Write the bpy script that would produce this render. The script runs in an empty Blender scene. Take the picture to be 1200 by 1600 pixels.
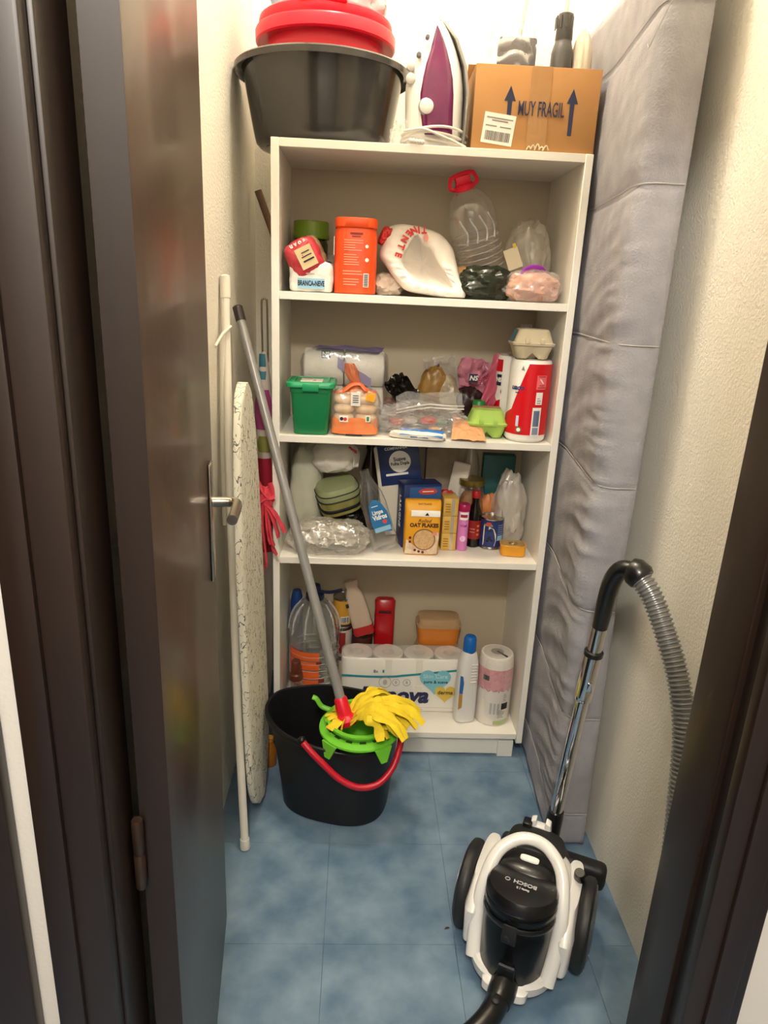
import bpy, bmesh, math, random
from mathutils import Vector, Matrix, noise
PI = math.pi
rad = math.radians
C = bpy.context.scene.collection
SC = bpy.context.scene

# ------------------------------------------------------------------ camera
def look():
    f, yaw, pitch, roll = 1078.99, 0.0449, 0.3101, 0.0461
    loc = Vector((0.2338, -1.8891, 1.44))
    cy, sy, cp, sp = math.cos(yaw), math.sin(yaw), math.cos(pitch), math.sin(pitch)
    F = Vector((sy*cp, cy*cp, -sp)); R0 = Vector((cy, -sy, 0)); U0 = R0.cross(F)
    cr, sr = math.cos(roll), math.sin(roll)
    R = cr*R0 + sr*U0; U = -sr*R0 + cr*U0
    m = Matrix((R, U, -F)).transposed().to_4x4(); m.translation = loc
    cd = bpy.data.cameras.new('camera'); co = bpy.data.objects.new('camera', cd); C.objects.link(co)
    co.matrix_world = m
    cd.sensor_fit = 'AUTO'; cd.sensor_width = 36; cd.lens = f/1600*36; cd.clip_start = 0.02
    SC.camera = co
look()

# ------------------------------------------------------------------ light
w = bpy.data.worlds.new('world'); SC.world = w; w.use_nodes = True
w.node_tree.nodes['Background'].inputs[0].default_value = (1.0, .9, .78, 1)
w.node_tree.nodes['Background'].inputs[1].default_value = 0.03
def lamp(name, loc, energy, col, r):
    d = bpy.data.lights.new(name, 'POINT'); d.energy = energy; d.color = col; d.shadow_soft_size = r
    o = bpy.data.objects.new(name, d); o.location = loc; C.objects.link(o); return o
lamp('closet_bulb', (.30, -.28, 2.98), 17, (1, .92, .78), .05)
lamp('hallway_bulb', (.12, -2.45, 2.5), 52, (1, .95, .87), .10)
vs = SC.view_settings
vs.view_transform = 'Standard'; vs.look = 'None'; vs.gamma = 1; vs.use_curve_mapping = False
vs.exposure = 1.18

# ------------------------------------------------------------------ materials
def lin(h):
    h = h.lstrip('#'); o = []
    for i in (0, 2, 4):
        c = int(h[i:i+2], 16)/255
        o.append(c/12.92 if c <= .04045 else ((c+.055)/1.055)**2.4)
    return (*o, 1)
MC = {}
def mat(name, hexc='#ffffff', rough=.5, metal=0, bump=0, bscale=60, var=0, vscale=8, hex2=None, coat=0, spec=.5, emit=0, sub=0, obj=True, stretch=None):
    if name in MC: return MC[name]
    m = bpy.data.materials.new(name); m.use_nodes = True; MC[name] = m
    nt = m.node_tree; b = nt.nodes['Principled BSDF']; L = nt.links.new
    b.inputs['Base Color'].default_value = lin(hexc); b.inputs['Roughness'].default_value = rough
    b.inputs['Metallic'].default_value = metal; b.inputs['Coat Weight'].default_value = coat
    b.inputs['Coat Roughness'].default_value = .12
    b.inputs['Specular IOR Level'].default_value = spec
    tc = nt.nodes.new('ShaderNodeTexCoord'); src = tc.outputs['Object']
    if stretch:
        mp = nt.nodes.new('ShaderNodeMapping'); mp.inputs['Scale'].default_value = stretch
        L(src, mp.inputs[0]); src = mp.outputs[0]
    if hex2:
        n = nt.nodes.new('ShaderNodeTexNoise'); n.inputs['Scale'].default_value = vscale; n.inputs['Detail'].default_value = 6
        L(src, n.inputs['Vector'])
        r = nt.nodes.new('ShaderNodeValToRGB'); r.color_ramp.elements[0].position = .5-.5*max(.05, 1-var); r.color_ramp.elements[1].position = .5+.5*max(.05, 1-var)
        r.color_ramp.elements[0].color = lin(hexc); r.color_ramp.elements[1].color = lin(hex2)
        L(n.outputs[0], r.inputs[0]); L(r.outputs[0], b.inputs['Base Color'])
    if bump:
        n2 = nt.nodes.new('ShaderNodeTexNoise'); n2.inputs['Scale'].default_value = bscale; n2.inputs['Detail'].default_value = 4
        L(src, n2.inputs['Vector'])
        bp = nt.nodes.new('ShaderNodeBump'); bp.inputs['Strength'].default_value = bump; bp.inputs['Distance'].default_value = .004
        L(n2.outputs[0], bp.inputs['Height']); L(bp.outputs[0], b.inputs['Normal'])
    if emit:
        b.inputs['Emission Color'].default_value = lin(hexc); b.inputs['Emission Strength'].default_value = emit
    return m
def clear(name, tint='#ffffff', haze=.06, hazecol='#ffffff', gloss=.5, rough=.08, bump=.3, bscale=40):
    if name in MC: return MC[name]
    m = bpy.data.materials.new(name); m.use_nodes = True; MC[name] = m
    nt = m.node_tree; nt.nodes.remove(nt.nodes['Principled BSDF']); L = nt.links.new; N = nt.nodes.new
    out = nt.nodes['Material Output']
    t = N('ShaderNodeBsdfTransparent'); t.inputs[0].default_value = lin(tint)
    d = N('ShaderNodeBsdfDiffuse'); d.inputs[0].default_value = lin(hazecol)
    g = N('ShaderNodeBsdfGlossy'); g.inputs[0].default_value = (1, 1, 1, 1); g.inputs['Roughness'].default_value = rough
    m1 = N('ShaderNodeMixShader'); m1.inputs[0].default_value = haze; L(t.outputs[0], m1.inputs[1]); L(d.outputs[0], m1.inputs[2])
    lw = N('ShaderNodeLayerWeight'); lw.inputs[0].default_value = .35
    mu = N('ShaderNodeMath'); mu.operation = 'MULTIPLY_ADD'; mu.inputs[1].default_value = gloss; mu.inputs[2].default_value = .04
    L(lw.outputs['Facing'], mu.inputs[0])
    m2 = N('ShaderNodeMixShader'); L(mu.outputs[0], m2.inputs[0]); L(m1.outputs[0], m2.inputs[1]); L(g.outputs[0], m2.inputs[2])
    L(m2.outputs[0], out.inputs[0])
    if bump:
        tc = N('ShaderNodeTexCoord'); n2 = N('ShaderNodeTexNoise'); n2.inputs['Scale'].default_value = bscale; L(tc.outputs['Object'], n2.inputs['Vector'])
        bp = N('ShaderNodeBump'); bp.inputs['Strength'].default_value = bump; bp.inputs['Distance'].default_value = .004
        L(n2.outputs[0], bp.inputs['Height']); L(bp.outputs[0], g.inputs['Normal']); L(bp.outputs[0], d.inputs['Normal'])
    return m
WHITE = mat('melamine_white', '#ece7dc', .38)
INK = mat('ink_navy', '#1b2140', .6)
BLK = mat('ink_black', '#161414', .6)
PWHITE = mat('print_white', '#f2efe6', .5)
PAPER = mat('paper_white', '#e9e4d8', .8)

# ------------------------------------------------------------------ mesh helpers
def merge(bm, other):
    me = bpy.data.meshes.new('tmp'); other.to_mesh(me); bm.from_mesh(me); bpy.data.meshes.remove(me); other.free()
def box(bm, x0, y0, z0, x1, y1, z1, bev=0, seg=2, M=None):
    t = bmesh.new(); bmesh.ops.create_cube(t, size=1)
    for v in t.verts:
        v.co = Vector((x0+(v.co.x+.5)*(x1-x0), y0+(v.co.y+.5)*(y1-y0), z0+(v.co.z+.5)*(z1-z0)))
    if bev: bmesh.ops.bevel(t, geom=t.edges[:], offset=bev, segments=seg, profile=.5, affect='EDGES')
    if M: t.transform(M)
    merge(bm, t)
    return bm
def nb(): return bmesh.new()
def bx(*a, **k): return box(nb(), *a, **k)
def loft(bm, rings, cap0=True, cap1=True, M=None):
    t = bmesh.new(); vr = [[t.verts.new(p) for p in r] for r in rings]; n = len(rings[0])
    for a, b in zip(vr, vr[1:]):
        for i in range(n):
            j = (i+1) % n
            t.faces.new((a[i], a[j], b[j], b[i]))
    if cap0: t.faces.new(vr[0][::-1])
    if cap1: t.faces.new(vr[-1])
    bmesh.ops.recalc_face_normals(t, faces=t.faces[:])
    if M: t.transform(M)
    merge(bm, t); return bm
def circ(r, z, n=32, cx=0, cy=0, ry=None): return [(cx+r*math.cos(2*PI*i/n), cy+(r if ry is None else ry)*math.sin(2*PI*i/n), z) for i in range(n)]
def sup(a, b, z, p=4, n=40, cx=0, cy=0, rot=0):
    o = []
    for i in range(n):
        t = 2*PI*i/n; c, s = math.cos(t), math.sin(t)
        x = a*math.copysign(abs(c)**(2/p), c); y = b*math.copysign(abs(s)**(2/p), s)
        o.append((cx+x*math.cos(rot)-y*math.sin(rot), cy+x*math.sin(rot)+y*math.cos(rot), z))
    return o
def lathe(bm, prof, n=32, cap0=True, cap1=True, M=None, sy=1):
    return loft(bm, [circ(max(r, 1e-4), z, n, ry=max(r, 1e-4)*sy) for r, z in prof], cap0, cap1, M)
def smooth(pts, k=6):
    P = [Vector(p) for p in pts]; P = [P[0]*2-P[1]] + P + [P[-1]*2-P[-2]]; o = []
    for i in range(1, len(P)-2):
        a, b, c, d = P[i-1:i+3]
        for j in range(k):
            t = j/k
            o.append(.5*((2*b)+(c-a)*t+(2*a-5*b+4*c-d)*t*t+(3*b-a-3*c+d)*t**3))
    o.append(P[-2]); return o
def tube(bm, pts, r, n=10, cap=True, flat=1, up=None):
    P = [Vector(p) for p in pts]; rings = []; u = Vector(up) if up else None
    for i, p in enumerate(P):
        T = (P[min(i+1, len(P)-1)]-P[max(i-1, 0)]).normalized()
        if u is None: u = T.orthogonal()
        u = (u-T*u.dot(T))
        u = u.normalized() if u.length > 1e-6 else T.orthogonal().normalized()
        v = T.cross(u); rr = r[i] if isinstance(r, (list, tuple)) else r
        rings.append([p+rr*(math.cos(2*PI*k/n)*u+flat*math.sin(2*PI*k/n)*v) for k in range(n)])
    return loft(bm, rings, cap, cap)
def prism(bm, poly, y0, y1, bev=0, M=None):
    "polygon in xz extruded in y"
    t = bmesh.new(); a = [t.verts.new((x, y0, z)) for x, z in poly]; b = [t.verts.new((x, y1, z)) for x, z in poly]; n = len(poly)
    t.faces.new(a); t.faces.new(b[::-1])
    for i in range(n): t.faces.new((a[i], b[i], b[(i+1) % n], a[(i+1) % n]))
    bmesh.ops.recalc_face_normals(t, faces=t.faces[:])
    if bev: bmesh.ops.bevel(t, geom=t.edges[:], offset=bev, segments=2, profile=.5, affect='EDGES')
    if M: t.transform(M)
    merge(bm, t); return bm
def rg(p): return 1-2*abs(noise.noise(p))
def blob(rx, ry, rz, seed=0, amp=.1, fr=3, p=3, sub=4, flat=True, crease=.5, top=None):
    "crumpled bag: superellipsoid with ridged folds, standing on z=0"
    t = bmesh.new(); bmesh.ops.create_icosphere(t, subdivisions=sub, radius=1)
    o = Vector((seed*7.31, seed*3.17, seed*1.7))
    for v in t.verts:
        d = v.co.normalized(); k = (abs(d.x)**p+abs(d.y)**p+abs(d.z)**p)**(-1/p)
        c = d*k
        q = d*fr+o
        s = 1+amp*(noise.noise(q)+crease*rg(q*1.9)+.5*crease*rg(q*4.1))
        c = Vector((c.x*rx, c.y*ry, c.z*rz))*s
        if top:
            h = (c.z/rz+1)/2; f = 1+(top-1)*max(0, min(1.2, h)); c.x *= f; c.y *= f
        v.co = c
    zm = -rz*.92
    for v in t.verts:
        if flat and v.co.z < zm: v.co.z = zm+.02*(v.co.z-zm)
        v.co.z -= zm
    if flat:
        for v in t.verts: v.co.z = max(v.co.z, 0)
    return t
def sheet(fn, nu=24, nv=24, th=.0008):
    t = bmesh.new(); g = [[t.verts.new(fn(i/nu, j/nv)) for j in range(nv+1)] for i in range(nu+1)]
    for i in range(nu):
        for j in range(nv): t.faces.new((g[i][j], g[i+1][j], g[i+1][j+1], g[i][j+1]))
    if th: bmesh.ops.solidify(t, geom=t.faces[:], thickness=th)
    bmesh.ops.recalc_face_normals(t, faces=t.faces[:])
    return t
def mk(name, bm, m, ang=38):
    bmesh.ops.remove_doubles(bm, verts=bm.verts[:], dist=1e-6)
    me = bpy.data.meshes.new(name); bm.to_mesh(me); bm.free()
    me.polygons.foreach_set('use_smooth', [True]*len(me.polygons)); me.set_sharp_from_angle(angle=rad(ang))
    me.materials.append(m)
    o = bpy.data.objects.new(name, me); C.objects.link(o); return o
def part(par, name, bm, m, label=None, ang=38, kind=None, M=None):
    o = mk(name, bm, m, ang); o.parent = par
    if M: o.matrix_local = M
    if label: o['label'] = label
    if kind: o['kind'] = kind
    return o
def thing(name, label, cat, loc=(0, 0, 0), rot=(0, 0, 0), group=None):
    o = bpy.data.objects.new(name, None); C.objects.link(o); o.location = loc; o.rotation_euler = rot
    o.empty_display_size = .05
    o['label'] = label; o['category'] = cat
    if group: o['group'] = group
    return o
def solo(name, bm, m, label, cat, loc=(0, 0, 0), rot=(0, 0, 0), group=None, ang=38):
    o = mk(name, bm, m, ang); o.location = loc; o.rotation_euler = rot; o['label'] = label; o['category'] = cat
    if group: o['group'] = group
    return o
def struct(name, bm, m, par=None, ang=38):
    o = mk(name, bm, m, ang); o['kind'] = 'structure'
    if par: o.parent = par
    return o
# flat print ------------------------------------------------------------
def wrapv(u, v, w, y, R): 
    if R: a = u/R; return Vector(((R+w)*math.sin(a), -(R+w)*math.cos(a), v))
    return Vector((u, y-w, v))
def txt(par, s, x, z, size, m, y=0, R=None, ang=0, bold=0, shear=0, M=None, name='lettering', align='CENTER', sx=1, ext=.0004):
    cu = bpy.data.curves.new('txt', 'FONT'); cu.body = s; cu.size = size; cu.align_x = align; cu.align_y = 'CENTER'
    cu.extrude = ext; cu.offset = bold; cu.shear = shear; cu.resolution_u = 3
    ob = bpy.data.objects.new('txt', cu); C.objects.link(ob)
    bpy.context.view_layer.update()
    me = bpy.data.meshes.new_from_object(ob.evaluated_get(bpy.context.evaluated_depsgraph_get()))
    bpy.data.objects.remove(ob); bpy.data.curves.remove(cu)
    ca, sa = math.cos(ang), math.sin(ang)
    for v in me.vertices:
        a, b = v.co.x*sx, v.co.y
        v.co = wrapv(x+a*ca-b*sa, z+a*sa+b*ca, v.co.z+ext, y, R)
        if M: v.co = M @ v.co
    me.materials.clear(); me.materials.append(m)
    o = bpy.data.objects.new(name, me); C.objects.link(o); o.parent = par; return o
def rects(par, name, rs, m, y=0, R=None, th=.0006, M=None, label=None):
    "thin printed patches (x0,z0,x1,z1) facing -y, wrapped round radius R if given"
    b = bmesh.new()
    for x0, z0, x1, z1 in rs:
        n = max(1, int(abs(x1-x0)/.004)) if R else 1
        t = bmesh.new(); F = []
        for i in range(n+1):
            u = x0+(x1-x0)*i/n
            F.append([t.verts.new(wrapv(u, z, wq, y, R)) for z, wq in ((z0, 0), (z1, 0), (z1, th), (z0, th))])
        for p, q in zip(F, F[1:]):
            for k in range(4): t.faces.new((p[k], p[(k+1) % 4], q[(k+1) % 4], q[k]))
        t.faces.new(F[0]); t.faces.new(F[-1][::-1])
        bmesh.ops.recalc_face_normals(t, faces=t.faces[:]); merge(b, t)
    if M: b.transform(M)
    return part(par, name, b, m, label)
def polyd(par, name, pts, m, y=0, th=.0006, R=None, M=None):
    t = bmesh.new(); a = [t.verts.new(wrapv(x, z, 0, y, R)) for x, z in pts]; b = [t.verts.new(wrapv(x, z, th, y, R)) for x, z in pts]; n = len(pts)
    t.faces.new(a); t.faces.new(b[::-1])
    for i in range(n): t.faces.new((a[i], b[i], b[(i+1) % n], a[(i+1) % n]))
    bmesh.ops.recalc_face_normals(t, faces=t.faces[:])
    if M: t.transform(M)
    return part(par, name, t, m)
def disc(x, z, rx, rz=None, n=28): return [(x+rx*math.cos(2*PI*i/n), z+(rz or rx)*math.sin(2*PI*i/n)) for i in range(n)]
def heart(x, z, s, n=36):
    o = []
    for i in range(n):
        t = 2*PI*i/n
        o.append((x+s*16*math.sin(t)**3/17, z+s*(13*math.cos(t)-5*math.cos(2*t)-2*math.cos(3*t)-math.cos(4*t))/17))
    return o
def barcode(par, x0, z0, x1, z1, y, m=BLK, R=None, seed=1, M=None):
    r = random.Random(seed); u = x0; rs = []
    while u < x1:
        wd = r.choice((.0008, .0012, .002)); rs.append((u, z0, min(u+wd, x1), z1)); u += wd+r.choice((.0008, .0014))
    return rects(par, 'barcode', rs, m, y, R, M=M)
def fine(par, x0, z0, x1, z1, rows, y, m, R=None, seed=1, hgt=.35, M=None, name='fine_print'):
    r = random.Random(seed); rs = []; dz = (z1-z0)/rows
    for i in range(rows):
        z = z1-(i+.7)*dz; rs.append((x0, z, x0+(x1-x0)*r.uniform(.55, 1), z+dz*hgt))
    return rects(par, name, rs, m, y, R, M=M)

# ------------------------------------------------------------------ setting
XL, XR, YB, ZC = -.115, .92, .52, 3.1
YI, YO = -1.165, -1.275          # closet and hallway faces of the wall with the door
JL, JR = -.018, .655             # reveals of the door opening
PLASTER = mat('cream_plaster', '#f6f0e2', .85, bump=.55, bscale=150)
FLOORM = mat('blue_vinyl', '#4c6883', .45, bump=.05, bscale=30, hex2='#7e95a8', var=.55, vscale=11)
GROUT = mat('floor_joint', '#48637f', .7)
DARKWOOD = mat('dark_brown_varnish', '#2a1b13', .4, coat=.08, bump=.03, bscale=30, stretch=(1, 1, .05), hex2='#20140e', var=.6, vscale=30)
struct('floor', bx(XL-.6, -3.2, -.05, XR+.6, YB+.1, -.002), GROUT)
fl = bpy.data.objects['floor']
FT = .305
tme = None
for i in range(-2, 5):
    for j in range(-9, 4):
        x0 = .195+i*FT; y0 = -.675+j*FT
        xa, xb, ya, yb = max(x0, XL-.6), min(x0+FT, XR+.6), max(y0, -3.2), min(y0+FT, YB+.1)
        if xb-xa < .01 or yb-ya < .01: continue
        t = part(fl, 'floor_tile', bx(xa+.0003, ya+.0003, -.004, xb-.0003, yb-.0003, 0, bev=.0004, seg=1), FLOORM)
struct('wall_left', bx(XL-.08, YI, 0, XL, YB+.08, ZC), PLASTER)
struct('wall_right', bx(XR, YI, 0, XR+.08, YB+.08, ZC), PLASTER)
struct('wall_back', bx(XL, YB, 0, XR, YB+.08, ZC), PLASTER)
struct('ceiling', bx(XL-.6, -3.2, ZC, XR+.6, YB+.1, ZC+.08), PLASTER)
b = bx(XL-.6, YO, 0, JL-.03, YI, ZC); box(b, JR+.03, YO, 0, XR+.6, YI, ZC); box(b, JL-.03, YO, 2.08, JR+.03, YI, ZC)
struct('wall_front', b, mat('hallway_paint', '#dcd6cd', .7, bump=.1, bscale=200))
struct('wall_hallway', bx(XL-.6, -3.2, 0, XR+.6, -3.1, ZC), MC['hallway_paint'])
# frame of the door: jambs with a rebate, architraves, head
b = bx(JL-.03, YO, 0, JL, -1.205, 2.05, bev=.003); box(b, JL-.03, -1.21, 0, JL-.02, YI, 2.05)
box(b, -.092, -1.293, 0, JL-.004, YO, 2.12, bev=.004); box(b, -.085, -1.299, 0, -.058, -1.291, 2.12, bev=.003)
struct('trim_1', b, DARKWOOD)
b = bx(JR, -1.245, 0, JR+.03, YI, 2.05, bev=.003); box(b, JR+.008, YO, 0, JR+.03, -1.24, 2.05, bev=.003)
box(b, JR-.004, -1.293, 0, JR+.066, YO, 2.12, bev=.004); box(b, JR+.02, -1.299, 0, JR+.05, -1.291, 2.12, bev=.003)
struct('trim_2', b, DARKWOOD)
b = bx(JL, YO, 2.05, JR, YI, 2.08); box(b, JL-.07, -1.293, 2.05, JR+.066, YO, 2.12, bev=.004)
struct('trim_3', b, DARKWOOD)
b = bx(-.26, -1.293, 0, -.117, YO, 2.12, bev=.004)
struct('trim_4', b, DARKWOOD)
# the open door
DOORM = mat('door_varnish', '#4a3526', .38, coat=.15, bump=.02, bscale=20, stretch=(1, 1, .06), hex2='#3b2a1e', var=.5, vscale=25)
hx, hy, ex, ey = .026, -1.21, -.038, -.609
dang = math.atan2(ex-hx, ey-hy)
LEN = math.hypot(ex-hx, ey-hy)
d = bpy.data.objects.new('door_1', None); C.objects.link(d); d['kind'] = 'structure'
d.location = (hx, hy, .008); d.rotation_euler = (0, 0, -dang)
part(d, 'door_leaf', bx(-.034, 0, 0, 0, LEN, 2.03, bev=.002), DOORM)
part(d, 'door_edge', bx(-.0342, -.0008, .0005, .0002, .0006, 2.0295), DARKWOOD)
STEEL = mat('brushed_steel', '#b9b2a6', .25, 1)
lf = nb(); box(lf, 0, LEN-.085, .9, .006, LEN-.045, 1.125, bev=.0025)
pl = part(d, 'handle_plate', lf, STEEL)
hb = nb(); ny = LEN-.062
tube(hb, smooth([(.004, ny, 1.05), (.03, ny, 1.05), (.043, ny-.003, 1.05), (.05, ny-.016, 1.05), (.05, ny-.05, 1.05), (.047, ny-.1, 1.048)], 6), .0095, 14)
part(d, 'door_handle', hb, STEEL)
for z in (.22, .78, 1.78):
    hg = nb(); lathe(hg, [(.006, z-.05), (.007, z-.048), (.007, z-.002), (.0055, z), (.0055, z+.001), (.007, z+.003), (.007, z+.048), (.006, z+.05)], 14, M=Matrix.Translation((-.036, -.008, 0)))
    part(d, 'hinge', hg, mat('hinge_brown', '#3a2a20', .35, .3))
# bulb fixture on the closet ceiling (above the frame)
t = thing('ceiling_lamp', 'small white bulb holder on the closet ceiling', 'lamp', (.30, -.30, ZC))
part(t, 'base', lathe(nb(), [(.05, 0), (.05, -.012), (.04, -.02), (.02, -.022)][::-1]), mat('lamp_white', '#eeeeee', .4))
part(t, 'socket', lathe(nb(), [(.02, -.06), (.021, -.055), (.018, -.02)]), MC['lamp_white'])

# ------------------------------------------------------------------ bookcase
W, H, D, T = .8, 1.785, .33, .02
S1, S2, S3, S4 = 1.427, 1.048, .686, .0945
t = thing('bookcase', 'tall white open bookcase crowded with groceries against the back wall', 'bookcase')
for x in (0, W-T): part(t, 'side_panel', bx(x, 0, .06, x+T, D, H, bev=.0012, seg=1), WHITE)
part(t, 'top_panel', bx(T, .001, H-T, W-T, D, H, bev=.0012, seg=1), WHITE)
for z in (S1, S2, S3, S4): part(t, 'shelf', bx(T, .001, z-T, W-T, D-.006, z, bev=.0012, seg=1), WHITE)
part(t, 'back_panel', bx(T, D-.006, .07, W-T, D, H-T), mat('hardboard_white', '#bcae94', .5))
part(t, 'plinth', bx(T, .022, .004, W-T-.004, .038, .0745, bev=.001, seg=1), WHITE)
for x in (.004, W-.074): part(t, 'foot', bx(x, .012, 0, x+.05, .06, .06, bev=.001, seg=1), WHITE)

# ------------------------------------------------------------------ mattress
MAT = mat('grey_velour', '#96949a', .95, bump=.35, bscale=220, hex2='#a9a7ac', var=.55, vscale=14)
def skew(x, y, z):
    f = max(0, min(1, (-.005-y)/.36))
    return (x-(.016+.034*min(1, z/.8))*f, y-.055*min(1, z)*f, z)
def mattress():
    x0, x1, y0, y1, zt = .8225, .915, -.37, .505, 2.12
    path = []       # plan outline, counter-clockwise seen from above, rounded corners
    r = .042
    def arc(cx, cy, a0, a1, n): 
        for i in range(n+1):
            a = rad(a0+(a1-a0)*i/n); path.append((cx+r*math.cos(a), cy+r*math.sin(a)))
    for i in range(36): path.append((x0, y1-r-(y1-y0-2*r)*i/36))
    arc(x0+r, y0+r, 180, 270, 10)
    for i in range(1, 5): path.append((x0+r+(x1-x0-1.3*r)*i/5, y0))
    path += [(x1-.004, y0+.002), (x1, y0+.008)]
    for i in range(1, 9): path.append((x1, y0+.008+(y1-y0-.01)*i/9))
    path += [(x1-.01, y1), (x0+r, y1)]; arc(x0+r, y1-r, 90, 180, 5); path.pop()
    n = len(path); rings = []; NZ = 300
    cx, cy = (x0+x1)/2, (y0+y1)/2
    for k in range(NZ+1):
        z = .003+zt*k/NZ
        ring = []
        ph = ((z-.11)/.31) % 1.0; dseam = min(ph, 1-ph)*.31
        pin = .005*math.exp(-(dseam/.004)**2)
        bul = .004*(1-math.exp(-(dseam/.05)**2))
        e = min(z, zt-z); edge = .012*math.exp(-(e/.012)**2)
        lean = .012*max(0, z-.6)/1.5
        for i, (x, y) in enumerate(path):
            nx = -1 if x < x0+r else 0; 
            front = 1 if y < y0+r*1.5 else 0
            s = i
            # gathered folds on the big face, strongest low down and near the rounded edge
            d = (y-y0)
            q = Vector((d*2.0, 0, z*15+.7*math.sin(d*4)+d*9))
            amt = (.3+.7*max(0, min(1, (1.75-z)/.6)))*max(0, 1-abs(d-.08)/.6)
            wr = 0
            if x < x0+.06 and y < y1-.1:
                q1 = Vector((d*2.2, 3.1, z*17+d*d*14)); q2 = Vector((d*9, 8.2, z*34+d*6)); q3 = Vector((d*5+4, 1.2, z*70))
                near = math.exp(-(max(0, d-.06)/.10)**2)
                wr = amt*math.exp(-max(0, (x-x0-.012))/.018)*(.0065*rg(q1)+near*(.004*noise.noise(q2)+.0025*rg(q3)))
            if front: wr += .0014*noise.noise(Vector((x*30, 0, z*40)))
            vx, vy = x-cx, y-cy
            off = bul+wr-pin-edge
            X, Y = x, y
            if x < x0+r: 
                a = 1 if y > y0+r else max(0, (x0+r-x)/r)
                X -= off*a
                if y < y0+r: Y -= off*(1-a)
            elif y < y0+.01: Y -= off*min(1, max(0, (x1-x)/.02))
            ring.append(skew(X, Y, z))
        rings.append(ring)
    return loft(nb(), rings)
t = thing('mattress', 'grey quilted foam mattress standing on end against the right wall', 'mattress', (.86, .07, 0))
mo = part(t, 'cover', mattress(), MAT, ang=180); mo.data.transform(Matrix.Translation((-.86, -.07, 0)))
sm = nb()
for k in range(0, 7):
    z = .11+.31*k
    if z > 2.1: continue
    P_ = [(.8205, .4-i*.0345, z+.003) for i in range(21)]+smooth([(.8215, -.326, z+.003), (.831, -.356, z+.003), (.855, -.3712, z+.003), (.88, -.3712, z+.003), (.908, -.3712, z+.003)], 5)
    tube(sm, [Vector(skew(*p))-Vector((.86, .07, 0)) for p in P_], .0013, 5)
part(t, 'seam', sm, mat('seam_thread', '#b5b2b0', .9))
th = nb(); tube(th, [Vector(skew(*p))-Vector((.86, .07, 0)) for p in smooth([(.85, -.373, 2.02), (.835, -.37, 1.975), (.824, -.36, 1.945), (.8115, -.335, 1.905), (.81, -.328, 1.905), (.81, -.322, 1.912)], 4)], .0009, 5)
part(t, 'loose_thread', th, MC['seam_thread'])
# ------------------------------------------------------------------ on top of the bookcase
def RY(a): return Matrix.Rotation(a, 4, 'Y')
def RX(a): return Matrix.Rotation(a, 4, 'X')
def RZ(a): return Matrix.Rotation(a, 4, 'Z')
def TR(*p): return Matrix.Translation(p)
DGREY = mat('grey_plastic_gloss', '#353230', .13, spec=.6)
t = thing('basin', 'large dark grey plastic wash basin on top of the bookcase', 'basin', (.115, .20, H+.0009))
pr = [(.10, .0), (.150, .0), (.166, .004), (.176, .014), (.183, .04), (.2, .13), (.208, .178), (.212, .186), (.222, .188), (.2275, .186), (.228, .176), (.2305, .176), (.231, .19), (.226, .1945), (.207, .193), (.202, .18), (.194, .13), (.177, .045), (.168, .02), (.15, .006), (.1, .006)]
part(t, 'bowl', lathe(nb(), pr, 72), DGREY)
RED = mat('red_plastic', '#f01233', .35, spec=.5)
t = thing('bucket', 'round red plastic tub with flanged lid sitting in the dark grey basin', 'tub', (.12, .20, H+.0085))
part(t, 'tub', lathe(nb(), [(.13, 0), (.137, .004), (.148, .243), (.144, .243), (.133, .006), (.1, .006)], 56), RED)
part(t, 'flange', lathe(nb(), [(.147, .240), (.176, .236), (.18, .24), (.181, .263), (.178, .268), (.168, .268), (.147, .264)], 64), RED)
b = lathe(nb(), [(.15, .2645), (.166, .268), (.172, .28), (.17, .292), (.162, .298), (.15, .297), (.145, .29), (.1, .288), (.03, .288)], 64)
part(t, 'lid', b, RED)
b = nb()
box(b, -.058, -.172, .290, .058, -.145, .306, bev=.004); box(b, -.052, -.168, .302, -.018, -.148, .319, bev=.004); box(b, .02, -.168, .302, .052, -.148, .319, bev=.004)
part(t, 'lid_handle', b, RED)
solo('cloth', blob(.06, .055, .07, 3, .28, 2.2, 2.6), mat('blue_cloth', '#8fb0c4', .9, bump=.3, bscale=90), 'pale blue bundled cloth on the red lid at the left', 'cloth', (.04, .235, H+.299))
solo('plastic_bag', blob(.062, .06, .08, 5, .25, 2.6, 2.4), mat('grey_poly', '#b9b6ba', .35, bump=.4, bscale=40), 'shiny grey plastic bag on the red lid at the right', 'bag', (.205, .24, H+.299))
solo('pouch', blob(.026, .03, .03, 9, .2, 2), mat('black_nylon', '#1d1a1c', .6), 'small black pouch squeezed between blue cloth and grey bag', 'pouch', (.125, .205, H+.299))
# steam iron standing on its heel
t = thing('steam_iron', 'white and purple steam iron standing upright on top of the bookcase', 'iron', (.40, .075, H+.0009))
kx, kz = .00046, .00043
def ex_(zx): return (zx-245)*kx
def ez_(zy): return (752-zy)*kz
LE = [(750, 95, 398), (700, 98, 402), (620, 92, 404), (560, 90, 404), (480, 86, 403), (420, 88, 398), (360, 103, 388), (300, 128, 372), (240, 158, 350), (190, 182, 328), (150, 205, 308), (120, 228, 288), (100, 246, 272), (95, 254, 264)]
rg_ = []
for zy, l, r in LE:
    a = ex_(l); b_ = ex_(r); z = ez_(zy); f = 1-max(0, (620-zy)/525)**2.2
    rg_.append(sup((b_-a)/2, .012+.042*f, z, 2.6, 32, (a+b_)/2))
part(t, 'body', loft(nb(), rg_), mat('iron_white', '#eae6df', .3))
PU = [(692, 185, 352), (640, 168, 351), (560, 154, 349), (480, 152, 347), (400, 163, 338), (330, 178, 322), (260, 200, 300), (200, 214, 277), (160, 224, 258), (128, 232, 240)]
rg_ = []
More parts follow.
